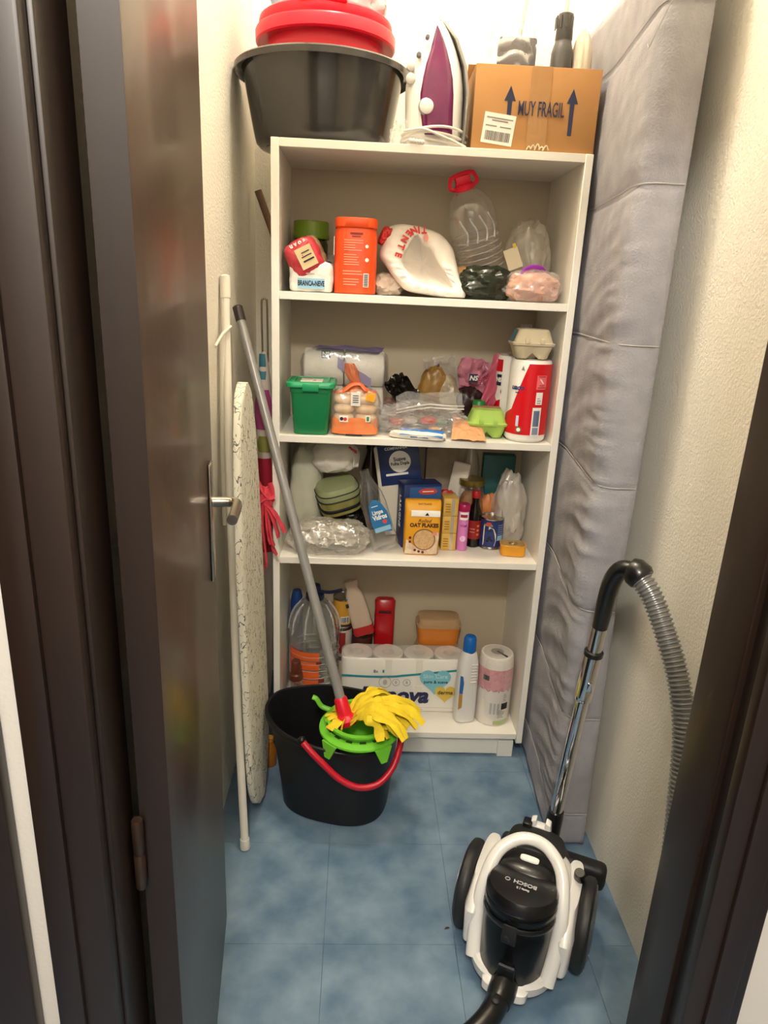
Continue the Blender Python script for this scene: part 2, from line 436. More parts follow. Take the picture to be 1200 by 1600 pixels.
for zy, l, r in PU:
    a = ex_(l); b_ = ex_(r); z = ez_(zy); f = 1-max(0, (620-zy)/525)**2.2
    rg_.append(sup((b_-a)/2, .018+.042*f, z, 5, 32, (a+b_)/2))
part(t, 'water_tank', loft(nb(), rg_), mat('purple_translucent', '#7a1654', .12, spec=.6, hex2='#4a0e3c', var=.4, vscale=14))
SO = [(750, 398), (640, 409), (470, 410), (330, 390), (190, 338), (110, 277), (92, 258)]
rg_ = []
for zy, r in SO:
    f = 1-max(0, (640-zy)/548)**2
    rg_.append(sup(.005, .012+.045*f, ez_(zy), 5, 20, ex_(r)+.002))
part(t, 'soleplate', loft(nb(), rg_), mat('sole_steel', '#8d8a88', .3, .9))
part(t, 'dial', lathe(nb(), [(.016, 0), (.017, .002), (.017, .007), (.014, .009), (.004, .009)], 28, M=TR(ex_(196), -.055, ez_(550)) @ RX(PI/2)), MC['iron_white'])
part(t, 'dial_rim', lathe(nb(), [(.02, 0), (.0195, .003), (.017, .0035)], 28, M=TR(ex_(196), -.0545, ez_(550)) @ RX(PI/2)), mat('grey_rim', '#9a959a', .4))
for zx, zy, s in ((105, 345, .010), (108, 405, .012), (145, 285, .006), (186, 196, .005)):
    part(t, 'button', lathe(nb(), [(s, 0), (s, .012), (s*.7, .014)], 18, M=TR(ex_(zx), -.028, ez_(zy)) @ RX(PI/2)), mat('button_grey', '#cfcac6', .4) if s > .007 else mat('button_dark', '#77737a', .4))
b = nb()
CW = mat('cord_white', '#e8e2d6', .5)
for k in range(3):
    z = .012+.012*k; pts = []
    for i in range(25):
        a = 2*PI*i/24; pts.append((.005+.083*math.cos(a+k), .0+.066*math.sin(a+k)-.004*k, z+.006*math.sin(a*2+k)))
    tube(b, smooth(pts, 2), .0032, 8)
tube(b, smooth([(-.075, -.062, .03), (-.03, -.075, .034), (.02, -.074, .02), (.06, -.066, .008), (.08, -.05, .004)], 6), .0032, 8)
part(t, 'cord', b, CW)
b = nb(); tube(b, [(-.062+.0025*i, -.073, .007-.0001*i) for i in range(16)], [(.006 if i % 3 else .0045) for i in range(16)], 10)
part(t, 'plug_relief', b, CW)
solo('crumpled_film', blob(.02, .018, .03, 13, .4, 3.2, 2), clear('film', haze=.1), 'small scrap of crumpled clear film between basin and iron', 'film', (.318, .055, H+.0009))
# cardboard carton
CARD = mat('cardboard', '#b88752', .85, bump=.1, bscale=80, hex2='#ad7c47', var=.5, vscale=5)
t = thing('cardboard_box', 'brown fragile-marked cardboard carton on the bookcase top right', 'box', (.648, .02, H+.0009), (0, 0, rad(-1)))
bw, bd, bh = .154, .235, .187
b = nb()
box(b, -bw, 0, 0, bw, .004, bh, bev=.0015); box(b, -bw, bd-.004, 0, bw, bd, bh, bev=.0015)
box(b, -bw, .004, 0, -bw+.004, bd-.004, bh); box(b, bw-.004, .004, 0, bw, bd-.004, bh); box(b, -bw, .004, 0, bw, bd-.004, .004)
part(t, 'carton', b, CARD)
def flap(M, L_, dd): 
    return bx(-L_, 0, 0, L_, dd, .003, bev=.001, M=M)
part(t, 'flap', flap(TR(0, .0075, bh) @ RX(rad(-84)), bw-.006, .09), CARD)
part(t, 'flap', flap(TR(0, bd-.002, bh) @ RZ(PI) @ RX(rad(60)), bw-.002, .06), CARD)
part(t, 'flap', flap(TR(-bw+.008, bd/2, bh) @ RZ(-PI/2) @ RX(rad(-84)), bd/2-.01, .07), CARD)
TAPE = mat('parcel_tape', '#a87a45', .25, bump=.35, bscale=35, coat=.4)
part(t, 'parcel_tape', sheet(lambda u, v: (-.018+.05*u+.001*noise.noise(Vector((u*3, v*9, 1))), -.0012-.0012*abs(noise.noise(Vector((u*5, v*20, 2)))), .001+(bh-.001)*v), 8, 30, .0004), TAPE)
b = nb(); 
for k in range(5): tube(b, smooth([(-.015+.01*k, -.003, .004+.002*(k % 2)), (-.01+.011*k, -.004, .012+.003*((k*7) % 3)), (-.004+.011*k, -.003, .005)], 4), .0016, 6)
part(t, 'torn_tape', b, mat('tape_pale', '#d8c7a8', .4))
NAVY = mat('stamp_navy', '#252a48', .7)
txt(t, 'MUY FRAGIL', .012, .093, .046, NAVY, y=-.003, bold=.0003, sx=.45)
for x in (-.066, .088):
    zb = .04 if x > 0 else .06
    polyd(t, 'arrow', [(x-.005, zb), (x+.005, zb), (x+.0055, .11), (x+.014, .11), (x, .143), (x-.014, .11), (x-.0055, .11)], NAVY, y=-.0002)
A = rad(-6)
LM = TR(-.09, 0, .047) @ RY(-A)
b = bx(-.038, -.0012, -.034, .04, -.0006, .034, M=LM); part(t, 'paper_label', b, PAPER)
rects(t, 'fine_print', [(-.032, .022, .034, .0245), (-.018, .0165, .022, .019), (-.032, .004, -.004, .0065), (.004, .004, .032, .0065)], mat('print_grey', '#8a8580', .7), -.0012, M=LM)
barcode(t, -.03, -.027, .032, -.006, -.0012, mat('print_dark', '#5b5654', .7), seed=4, M=LM)
def stick(name, label, cat, p, q, r, m, cap=None):
    P, Q = Vector(p), Vector(q); t = thing(name, label, cat, p); D = Q-P
    part(t, 'pole', tube(nb(), [(0, 0, 0), D*.5, D], r, 16), m)
    if cap: part(t, 'end_cap', tube(nb(), [D*.965, D*1.0, D*1.005], [r*1.15, r*1.15, r*.8], 16), cap)
    return t
# things standing in the carton
DP = mat('black_plastic', '#232021', .38)
t = thing('vacuum_nozzle', 'black round nozzle with a pale tube, upright in the cardboard carton', 'nozzle', (.715, .10, H+.0058))
part(t, 'nozzle', lathe(nb(), [(.026, 0), (.027, .19), (.027, .235), (.023, .25), (.0205, .258), (.0205, .262), (.0215, .264), (.0185, .318), (.015, .32), (.01, .32)], 24, M=RY(rad(.5))), mat('nozzle_dark', '#4a4846', .35))
b = nb()
for k in range(10):
    a = 2*PI*k/10; box(b, -.0015, .0195, .285, .0015, .0225, .313, M=RZ(a))
part(t, 'grip_rib', b, MC['nozzle_dark'])
part(t, 'tube', tube(nb(), [(.002, 0, .315), (.0, 0, .52)], .006, 10), mat('pale_tube', '#cfc9bf', .4))
t = thing('dustpan_brush', 'grey brush on a thin pale pole standing in the cardboard carton', 'brush', (.60, .10, H+.0058))
part(t, 'brush_head', bx(-.045, -.015, .17, .05, .015, .262, bev=.006), mat('brush_grey', '#6b6768', .7))
part(t, 'pole', tube(nb(), [(-.01, 0, .0), (.0, 0, .2), (.04, .01, .56)], .005, 10), MC['pale_tube'])
def wrap_(u, v):
    x = -.075+.15*u+.012*noise.noise(Vector((u*4, v*4, 3))); z = .15+.16*v*(1-.75*abs(u-.45)**1.3)
    return (x, -.03+.012*rg(Vector((u*5, v*4, 1)))+.01*math.sin(u*9), z)
part(t, 'plastic_wrap', sheet(wrap_, 30, 24, 0), clear('wrap_shiny', haze=.06, gloss=.7, bump=.5))
solo('cloth', blob(.023, .028, .145, 17, .12, 2.5, 3), mat('beige_cloth', '#cfc3ae', .9, bump=.3, bscale=120), 'beige folded cloth upright in the carton beside the black nozzle', 'cloth', (.768, .1, H+.0058))

# ------------------------------------------------------------------ first shelf
z0 = S1+.0009
GLS = mat('olive_jar', '#3c4021', .2)
t = thing('storage_jar', 'jar with olive green screw lid in the back left corner of the top shelf', 'jar', (.085, .235, z0))
part(t, 'jar', lathe(nb(), [(.04, 0), (.046, .004), (.048, .13), (.044, .142)], 36), GLS)
part(t, 'lid', lathe(nb(), [(.051, .142), (.052, .144), (.0515, .152), (.05, .154), (.05, .185), (.048, .189), (.02, .19)], 40), mat('olive_lid', '#6c8a20', .4))
t = thing('flour_bag', 'white paper flour bag lying on the top shelf beside orange canister', 'flour', (.1, .02, z0))
def pillow(hx, hy, hz, seed, am=.05, p=5):
    return blob(hx, hy, hz, seed, am, 3, p, 4)
b = pillow(.057, .072, .04, 21, .05, 7); b.transform(TR(0, .078, 0)); part(t, 'bag', b, mat('flour_white', '#f0ece2', .7, bump=.15, bscale=60))
rects(t, 'label_panel', [(-.034, .008, .036, .034)], mat('label_blue', '#9ccae0', .6), y=.0005)
txt(t, 'BRANCA-NEVE', .001, .021, .018, INK, y=-.0005, sx=.58, bold=.0006)
fine(t, -.03, .042, .035, .05, 1, .002, mat('print_faint', '#c9c2b4', .7))
b = nb(); b = sheet(lambda u, v: (-.05+.1*u, .03+.09*v, .079+.002*noise.noise(Vector((u*3, v*3, 0)))), 8, 8, .0006)
part(t, 'printed_top', b, mat('blue_print', '#7f9fba', .6))
t = thing('snack_bag', 'red crumpled foil bag with beige label tilted against the bookcase side', 'bag', (.101, .035, z0+.05), (0, rad(-28), rad(6)))
b = blob(.043, .045, .046, 23, .1, 2.4, 4); b.transform(TR(0, .03, -.004)); part(t, 'bag', b, mat('red_foil', '#c63a45', .35, bump=.35, bscale=45))
b = blob(.04, .03, .045, 24, .1, 2.4, 4); b.transform(TR(.014, .068, -.002)); part(t, 'clear_end', b, mat('tan_film', '#b89c74', .3, bump=.2))
rects(t, 'paper_label', [(-.018, .012, .026, .065)], mat('label_beige', '#dcc596', .7), y=-.0195)
rects(t, 'fine_print', [(-.008, .028, .022, .032), (-.008, .04, .02, .0425), (-.004, .05, .018, .0525)], BLK, y=-.021)
txt(t, 'u v o s', -.002, .078, .016, PWHITE, y=-.014, bold=.0008)
solo('plastic_bag', blob(.032, .05, .05, 27, .3, 2.6, 2.3), clear('bag_clear', haze=.12, gloss=.45, bump=.6), 'small clear plastic bag between red foil bag and orange canister', 'bag', (.152, .235, z0))
ORG = mat('orange_plastic', '#ee4f12', .42)
t = thing('canister', 'orange drink powder canister with printed text on the top shelf', 'canister', (.215, .072, z0))
part(t, 'canister', loft(nb(), [sup(.052, .048, 0, 3.2), sup(.0555, .0515, .003, 3.2), sup(.0565, .0525, .08, 3.2), sup(.0555, .0515, .15, 3), sup(.051, .048, .163, 3)]), ORG)
part(t, 'lid', loft(nb(), [sup(.0545, .0515, .163, 3), sup(.056, .053, .165, 3), sup(.056, .053, .183, 3), sup(.054, .051, .187, 3), sup(.03, .03, .188, 2.5)]), ORG)
OP = mat('print_peach', '#f3a37c', .6)
fine(t, -.03, .105, .02, .135, 5, -.0528, OP, seed=2); fine(t, -.03, .07, .018, .1, 5, -.0528, OP, seed=3)
fine(t, -.032, .046, .026, .06, 2, -.0528, OP, seed=5); fine(t, -.03, .02, .014, .04, 3, -.0528, OP, seed=6)
rects(t, 'heading_print', [(-.015, .146, .018, .151), (-.01, .14, .012, .1425)], mat('print_brown', '#8c2c10', .6), y=-.0525)
rects(t, 'barcode_panel', [(.022, .018, .036, .052)], PWHITE, y=-.0528)
rects(t, 'barcode', [(.0235, .02+.0022*i, .0345, .0212+.0022*i) for i in range(14)], BLK, y=-.0533)
polyd(t, 'symbol', disc(.03, .085, .0048), PWHITE, y=-.0528); polyd(t, 'symbol', disc(.029, .118, .0042), PWHITE, y=-.0528)
b = bx(-.0568, -.043, .095, -.0555, -.02, .14); part(t, 'side_label', b, PWHITE)
# white carrier bag, mouth towards the camera
t = thing('carrier_bag', 'white plastic carrier bag with red lettering slumped on the top shelf', 'bag', (.394, .09, z0))
BAGW = mat('carrier_white', '#efe6da', .4, bump=.25, bscale=30)
def zc(pts): return [((x-600)*.00022, (1015-y)*.00021) for x, y in pts]
def resamp(pts, n):
    P = smooth([(x, 0, z) for x, z in pts]+[(pts[0][0], 0, pts[0][1])], 8); d = [0]
    for i in range(1, len(P)): d.append(d[-1]+(P[i]-P[i-1]).length)
    o = []; j = 0
    for i in range(n):
        s_ = d[-1]*i/n
        while d[j+1] < s_: j += 1
        f = (s_-d[j])/max(1e-9, d[j+1]-d[j]); q = P[j].lerp(P[j+1], f); o.append((q.x, q.z))
    return o
NB = 72
OUT = resamp(zc([(80, 480), (100, 400), (165, 190), (330, 125), (520, 140), (640, 165), (830, 230), (960, 370), (1000, 460), (1040, 640), (1080, 800), (1140, 940), (1125, 1008), (1000, 1012), (900, 1012), (650, 985), (430, 950), (330, 870), (220, 740), (150, 640), (85, 560)]), NB)
MOU = resamp(zc([(350, 600), (370, 520), (400, 440), (470, 330), (500, 280), (545, 270), (600, 380), (690, 420), (740, 500), (800, 610), (880, 720), (940, 830), (962, 890), (900, 885), (820, 868), (740, 855), (660, 845), (580, 825), (480, 765), (400, 690)]), NB)
def yy(z, i): return .045-.105*(1-z/.19)+.004*noise.noise(Vector((i*.4, z*20, 0)))
def rr_(f, dy, amp=0):
    o = []
    for i in range(NB):
        x = OUT[i][0]*(1-f)+MOU[i][0]*f; z = OUT[i][1]*(1-f)+MOU[i][1]*f
        cr_ = amp*rg(Vector((math.cos(2*PI*i/NB)*7, math.sin(2*PI*i/NB)*7, f*1.2)))
        o.append((x, yy(z, i)+dy-cr_, max(z, .0012)))
    return o
cx_ = sum(p[0] for p in MOU)/NB; cz_ = sum(p[1] for p in MOU)/NB
def inn(g, y_): return [(MOU[i][0]+(cx_-MOU[i][0])*g, yy(MOU[i][1], i)*(1-g)+y_, max(.002, MOU[i][1]+(cz_-MOU[i][1])*g+.004*rg(Vector((i*.3, g*3, 2))))) for i in range(NB)]
def bk(f, y_): return [(cx_-.03+(OUT[i][0]-cx_+.03)*f, yy(OUT[i][1], i)*f+y_, max(.0012, .07*(1-f)+OUT[i][1]*f)) for i in range(NB)]
b = loft(nb(), [bk(.15, .125), bk(.6, .12), bk(.9, .085), bk(1.0, .04), rr_(0, .012), rr_(.1, -.004, .003), rr_(.25, -.01, .006), rr_(.42, -.012, .008), rr_(.6, -.014, .008), rr_(.78, -.013, .007), rr_(.92, -.012, .004), rr_(1, -.008), rr_(1, -.004), inn(.12, .012), inn(.4, .045), inn(.7, .065), inn(.95, .07)])
part(t, 'bag', b, BAGW, ang=60)
RP = mat('print_red', '#d8382c', .6)
PT = zc([(610, 195), (545, 198), (480, 208), (425, 245), (372, 322), (330, 415), (300, 520), (280, 600)])
for k, ch in enumerate('TINENTE'):
    (xa, za), (xb, zb_) = PT[k], PT[k+1]
    txt(t, ch, 0, 0, .024, RP, M=TR(xa, yy(za, 0)-.022, za) @ RY(-math.atan2(zb_-za, xb-xa)) @ RX(0), bold=.0012, sx=.9)
polyd(t, 'logo_ring', disc(0, 0, .007, .011), mat('print_pink', '#dd8f84', .6), M=TR(.006, -.012, .15) @ RX(rad(-20)))
b = blob(.014, .02, .024, 30, .2); b.transform(TR(-.108, .03, .128) @ RY(rad(20))); part(t, 'red_print', b, mat('bag_red', '#cf2f2a', .5))
solo('plastic_bag', blob(.04, .05, .03, 31, .2, 2.6, 2.6), mat('carrier_pale', '#d8c9b6', .45, bump=.3, bscale=40), 'pale plastic bag bottom tucked under the white carrier bag', 'bag', (.31, .14, z0))
# big empty bottle, tilted
t = thing('water_bottle', 'empty clear plastic water bottle with red carry cap tilted on the top shelf', 'bottle', (.595, .21, z0+.03), (rad(13), rad(-20), 0))
PET = clear('pet_clear', haze=.03, gloss=.6, rough=.05, bump=.08, bscale=25)
pr = [(.04, 0), (.066, .003), (.072, .012)]
for k in range(9): pr += [(.073, .016+.018*k), (.073, .026+.018*k), (.0705, .028+.018*k), (.0705, .031+.018*k)]
pr += [(.075, .185), (.076, .22), (.07, .255), (.052, .285), (.03, .302), (.022, .308), (.021, .318)]
part(t, 'bottle', lathe(nb(), pr, 40), PET)
b = nb()
for k in range(9): P_ = circ(.0735, .021+.018*k, 32); tube(b, P_+[P_[0]], .0011, 6)
part(t, 'ridges', b, clear('pet_ring', haze=.3, gloss=.9, bump=0), kind='stuff')
b = nb()
for k in range(4):
    for s in (0, 1):
        a = rad(-120+22*k); 
        tube(b, smooth([(.0765*math.cos(a+.1*math.sin(i*.7)), .0765*math.sin(a+.1*math.sin(i*.7)), .16+.012*i+.004*s) for i in range(7)], 3), .0022, 6)
part(t, 'embossing', b, clear('pet_ridge', haze=.25, gloss=.8, bump=0))
b = lathe(nb(), [(.027, .304), (.028, .306), (.028, .318), (.024, .322), (.01, .322)], 28)
part(t, 'collar', b, RED)
b = nb(); box(b, -.022, -.012, .318, .022, .012, .345, bev=.003)
part(t, 'cap', b, RED)
b = nb(); tube(b, smooth([(-.026, 0, .31), (-.04, 0, .318), (-.037, 0, .335), (-.03, 0, .346), (0, 0, .35), (.03, 0, .346), (.037, 0, .335), (.04, 0, .318), (.026, 0, .31)], 4), .0042, 8, flat=1.6)
part(t, 'carry_handle', b, RED)
t.scale = (.93, .93, .9)
solo('plastic_bag', blob(.068, .045, .042, 33, .22, 2.6, 2.6), mat('bottle_green_bag', '#23281a', .25, bump=.4, bscale=30), 'dark green shiny plastic bag lying below the tilted bottle', 'bag', (.565, .075, z0), (0, 0, rad(10)))
solo('bread_roll', blob(.034, .03, .045, 35, .06, 2, 2.2), mat('bread_crust', '#bf8a52', .75, hex2='#d6aa74', var=.5, vscale=30), 'tan bread roll behind the dark green bag', 'bread', (.515, .165, z0))
t = thing('paper_tag', 'beige card tag with yellow corner propped on the hazy plastic bag', 'card', (.655, .108, z0+.085), (rad(-6), rad(-22), 0))
part(t, 'card', bx(-.02, -.0006, 0, .02, .0006, .055), mat('card_beige', '#d5c9ad', .8)); part(t, 'yellow_corner', bx(.009, -.001, .052, .018, .001, .064), mat('yellow_tip', '#d5b62a', .5))
b = nb()
solo('plastic_bag', blob(.05, .06, .105, 37, .22, 2.4, 2.4, top=1.2), clear('bag_hazy', haze=.32, hazecol='#e6ddd0', gloss=.35, rough=.2, bump=.6), 'hazy translucent plastic bag standing in the top shelf right corner', 'bag', (.702, .2, z0))
t = thing('vegetable_bag', 'clear bag of pinkish vegetables with purple tie at the top shelf right', 'bag', (.69, .055, z0), (0, 0, rad(8)))
b = blob(.066, .05, .038, 39, .16, 2.6, 2.6); part(t, 'vegetables', b, mat('pink_veg', '#c48a6e', .45, hex2='#e0b09a', var=.5, vscale=25))
part(t, 'film', blob(.07, .053, .041, 40, .2, 2.8, 2.6), clear('bag_clear'))
b = nb(); tube(b, smooth([(-.045, -.03, .052), (-.035, -.02, .076), (-.01, -.01, .088), (.02, 0, .088), (.04, .01, .075), (.052, .012, .058)], 6), .006, 8, flat=.5)
part(t, 'tie', b, mat('purple_ribbon', '#9a2bb0', .4))
solo('vegetable', blob(.022, .022, .026, 43, .06, 2, 2.2), mat('orange_veg', '#c97a45', .6), 'orange-brown vegetable behind the purple-tied bag', 'vegetable', (.625, .115, z0+.0))
# ------------------------------------------------------------------ second shelf
z0 = S2+.0009
GRN = mat('green_plastic', '#0a7a45', .4)
t = thing('storage_box', 'green plastic tub with snap lid and white label on the second shelf', 'box', (.104, .012, z0))
b = loft(nb(), [sup(.046, .05, 0, 7, 48, 0, .055), sup(.048, .052, .003, 7, 48, 0, .055), sup(.056, .058, .115, 7, 48, 0, .055), sup(.0585, .06, .116, 7, 48, 0, .055), sup(.0595, .061, .132, 7, 48, 0, .055)])
part(t, 'tub', b, GRN)
GR2 = mat('green_lid', '#10935a', .38)
b = loft(nb(), [sup(.066, .068, .13, 9, 48, 0, .055), sup(.068, .07, .132, 9, 48, 0, .055), sup(.068, .07, .142, 9, 48, 0, .055), sup(.065, .067, .146, 9, 48, 0, .055), sup(.059, .061, .1465, 9, 48, 0, .055), sup(.058, .06, .144, 9, 48, 0, .055)])
part(t, 'lid', b, GR2)
for x in (-.047, .047): part(t, 'lid_ridge', bx(x-.003, .005, .1435, x+.003, .105, .148, bev=.001), GR2)
part(t, 'lid_clip', bx(-.022, -.018, .122, .022, -.0125, .142, bev=.0015), GR2)
b = bx(-.03, .015, .1443, .03, .085, .1452); part(t, 'paper_label', b, PAPER)
rects(t, 'label_print', [(-.026, .078, .024, .083), (-.026, .068, .0, .071), (.004, .03, .012, .05), (-.026, .025, -.004, .028)], mat('print_mauve', '#b48a8e', .7), M=TR(0, 0, .1452) @ RX(-PI/2) )
# toilet rolls in clear film, lying on their sides
TP = mat('tissue_white', '#e6e0d2', .9, bump=.15, bscale=150)
TPC = mat('card_core', '#b9a487', .8)
t = thing('toilet_paper_pack', 'film-wrapped pack of toilet rolls on their sides at the back of the second shelf', 'toilet paper', (.19, .245, z0))
def roll(par, M, r=.054, L=.1, nm='toilet_roll'):
    o = part(par, nm, lathe(nb(), [(.021, 0), (r-.004, 0), (r, .004), (r, L-.004), (r-.004, L), (.021, L), (.0195, L-.001), (.0195, .001)], 36, False, False, M=M), TP)
    return o
for i in range(2):
    for k in range(2):
        roll(t, TR(-.121+.122*i, 0, .0555+.109*k) @ RY(PI/2), L=.118)
def filmbox(hx, hy, h, seed, m, p=6, am=.03):
    return blob(hx, hy, h/2/.96, seed, am, 3.5, p, 4)
part(t, 'film', filmbox(.128, .0595, .222, 51, None, am=.05), clear('film_pack', haze=.06, gloss=.45, bump=.5))
LAV = mat('lavender_print', '#7d6f9e', .45)
b = sheet(lambda u, v: (-.09+.19*u+.02*v, -.052+.06*v, .2255+.006*noise.noise(Vector((u*4, v*4, 1)))-.01*u*(1-v)), 16, 8, .0006); part(t, 'lavender_band', b, LAV)
b = sheet(lambda u, v: (-.02+.1*u, -.056-.004*v, .2-.03*v-.06*u+.004*noise.noise(Vector((u*4, v*4, 1)))), 12, 6, .0006); part(t, 'lavender_flap', b, LAV)
rects(t, 'logo_patch', [(-.068, .19, -.042, .212)], INK, y=-.0615, M=RX(rad(-4))); txt(t, 'NS', -.055, .201, .018, PWHITE, y=-.0635, bold=.0005, M=RX(rad(-4)))
# bag of bread rolls
t = thing('bread_bag', 'clear bread bag printed orange and tied at the neck with an orange knot', 'bread', (.226, .055, z0))
b = nb()
BRD = mat('bread_pale', '#e2b988', .75, hex2='#f0dcc0', var=.5, vscale=35)
for i in range(2):
    for k in range(4):
        q = blob(.03, .03, .0155, 60+k+5*i, .04, 2, 2.4, 3, flat=False); q.transform(TR(-.031+.062*i, 0, .004+.027*k)); merge(b, q)
part(t, 'bread', b, BRD)
b = blob(.066, .038, .066, 61, .1, 2.6, 4); part(t, 'bag', b, clear('bread_film', haze=.16, gloss=.5, bump=.5, hazecol='#f4dcc0'))
OPR = mat('orange_print', '#ee7436', .45, hex2='#f2935a', var=.5, vscale=30)
def lowband(u, v):
    a = rad(-75+150*u); z = .006+v*(.03+.016*abs(math.sin(u*9))); 
    return (.0665*math.copysign(abs(math.sin(a))**.6, math.sin(a)), -.0425*abs(math.cos(a))**.5-.0015*noise.noise(Vector((u*6, v*3, 0))), z)
part(t, 'orange_print', sheet(lowband, 30, 6, .0005), OPR)
b = loft(nb(), [sup(.05, .03, .118, 2.2, 24), sup(.022, .018, .133, 2, 24), sup(.013, .012, .142, 2, 24), sup(.016, .013, .15, 2, 24, -.004), sup(.021, .012, .172, 2, 24, -.013), sup(.014, .008, .196, 2, 24, -.02)])
part(t, 'neck', b, clear('neck_film', tint='#f6c8a8', haze=.38, hazecol='#ee8a58', gloss=.5, bump=.6))
b = nb(); tube(b, smooth([(-.058, -.016, .116), (-.034, -.026, .123), (-.012, -.02, .139), (.012, -.018, .142), (.03, -.024, .127), (.058, -.014, .12)], 6), [.004]*6+[.007]*19+[.004]*6, 10, flat=.5)
part(t, 'knot', b, mat('orange_tie', '#e8602e', .4))
rects(t, 'price_tag', [(-.012, .085, .014, .122)], PAPER, y=-.0435); rects(t, 'fine_print', [(-.007, .094+.006*i, .009, .0962+.006*i) for i in range(4)], BLK, y=-.0442)
rects(t, 'yellow_tag', [(.006, .106, .03, .128)], mat('tag_yellow', '#f0a818', .6), y=-.046, M=RY(rad(12)))
rects(t, 'white_print', [(-.042, .04, -.018, .058)], PWHITE, y=-.0455); rects(t, 'white_print', [(.03, .042, .043, .06)], PWHITE, y=-.0455); polyd(t, 'dark_print', disc(-.036, .049, .005), BLK, y=-.0464); rects(t, 'green_print', [(.033, .045, .04, .057)], mat('print_green', '#2f7d46', .6), y=-.0464)
polyd(t, 'red_print', disc(-.026, .048, .005), MC['print_red'], y=-.0464)
rects(t, 'dark_strip', [(-.024, .002, .022, .006)], BLK, y=-.0445)
# middle clutter
t = thing('zip_bag', 'clear zip bag with red and blue scraps inside lying mid second shelf', 'bag', (.418, .098, z0))
b = blob(.1, .065, .04, 71, .3, 3.2, 2.5, 5, True, .9); part(t, 'bag', b, clear('zip_clear', haze=.12, gloss=.5, bump=.6), ang=14)
for (x, y, z, s, c) in ((.02, -.02, .036, .022, '#c8433a'), (-.07, -.01, .03, .02, '#b8563e'), (.06, .0, .03, .02, '#7f9a84'), (-.03, .02, .03, .02, '#d9cbb8'), (.035, -.04, .018, .014, '#cfa04a')):
    b = blob(s, s*.8, s*.5, int(x*1000), .2, 2.4, 2.4, 3); b.transform(TR(x, y, z-s*.3)); part(t, 'scrap', b, mat('scrap'+c, c, .5))
def fold(u, v): 
    return (-.075+.19*u, -.05+.07*v+.01*math.sin(u*6), .075+.035*v+.012*noise.noise(Vector((u*3, v*3, 9)))+.018*u-.02*abs(u-.5))
part(t, 'flap', sheet(fold, 24, 12, 0), clear('zip_flap', haze=.22, gloss=.45, bump=.6))
b = nb(); 
for k in range(2): tube(b, [(-.075+.0095*i, -.05+.01*math.sin(i*.3), .074+.009*k+.0009*i-.02*abs(i/20-.5)) for i in range(21)], .0014, 6)
part(t, 'zip_seal', b, mat('seal_white', '#d9d4ca', .4))
solo('plastic_bag', blob(.055, .045, .038, 73, .25, 3, 2.4), clear('bag_pinkish', tint='#f3dcd2', haze=.2, hazecol='#dcb4a4', gloss=.4, bump=.6), 'clear bag with pinkish contents right of the bread on second shelf', 'bag', (.345, .235, z0))
t = thing('wipes_packet', 'blue and white flat packet at the front edge of the second shelf', 'packet', (.405, .012, z0), (0, 0, rad(-11)))
b = blob(.075, .018, .011, 75, .08, 3, 4); part(t, 'packet', b, mat('packet_white', '#e8e2d4', .4))
part(t, 'blue_print', sheet(lambda u, v: (-.05+.12*u, -.0185+.034*v-.006*abs(u-.5), .013+.0125*math.sin(v*PI/2)+.001*noise.noise(Vector((u*4, v*4, 0)))-.012*max(0, abs(u-.45)-.4)), 16, 6, .0006), mat('packet_blue', '#2f74c4', .35))
rects(t, 'fine_print', [(-.02, .006, .03, .009)], mat('print_blue', '#2c568f', .5), y=-.0185)
PAPB = mat('kraft_peach', '#d49a6c', .75, bump=.3, bscale=40)
t = thing('paper_packet', 'creased light brown paper packet leaning out at the second shelf front', 'packet', (.545, .035, z0), (0, 0, rad(-10)))
def kp(u, v): 
    x = -.042+.098*u-.012*v*u; y = -.045+.075*v; z = .004+.052*v*(1-.55*u)+.004*rg(Vector((u*4, v*4, 7)))*(1 if .05 < u < .95 else .3)
    return (x, y, z)
part(t, 'packet', sheet(kp, 18, 18, .003), PAPB, ang=20)
# black wrapper and packets behind
def scrapsheet(hx, hz, seed, th=.001, am=.3):
    o = Vector((seed*3.3, seed, seed*2.1))
    def f(u, v):
        q = Vector((u*2.6, v*2.6, 0))+o
        return (hx*(2*u-1)+hx*am*noise.noise(q), .03*noise.noise(q*1.3+Vector((5, 0, 0)))+.02*rg(q*1.7), hz*2*v+hz*am*noise.noise(q+Vector((0, 9, 0))))
    return sheet(f, 22, 22, th)
solo('wrapper', scrapsheet(.035, .045, 81, .001, .5), mat('black_foil', '#17130f', .3, bump=.3), 'black crumpled wrapper sticking up in the middle of second shelf', 'wrapper', (.385, .17, z0+.075), (rad(8), rad(-32), 0))
solo('snack_packet', blob(.036, .025, .085, 83, .16, 2.6, 3), mat('brown_packet', '#4b3a28', .35, bump=.3, bscale=40, hex2='#b98a3a', var=.4, vscale=18), 'brown and gold snack packet behind the clear zip bag', 'packet', (.43, .235, z0+.009), (0, rad(14), 0))
solo('snack_packet', blob(.032, .03, .075, 84, .16, 2.6, 3), mat('gold_packet', '#7c6a50', .3, bump=.3, bscale=40, hex2='#c9bba0', var=.45, vscale=25), 'grey and gold packet just right of the brown snack packet', 'packet', (.53, .24, z0+.008), (0, rad(-14), 0))
solo('snack_packet', blob(.045, .03, .06, 85, .16, 2.6, 3), mat('maroon_packet', '#2a1416', .35, bump=.3), 'dark maroon packet below the pink film on the second shelf', 'packet', (.575, .235, z0))
solo('spice_tub', lathe(nb(), [(.018, 0), (.019, .002), (.019, .088), (.016, .092), (.008, .092)], 24), mat('cap_green', '#1d7a32', .4), 'small green capped tub behind the green egg carton', 'tub', (.595, .165, z0))
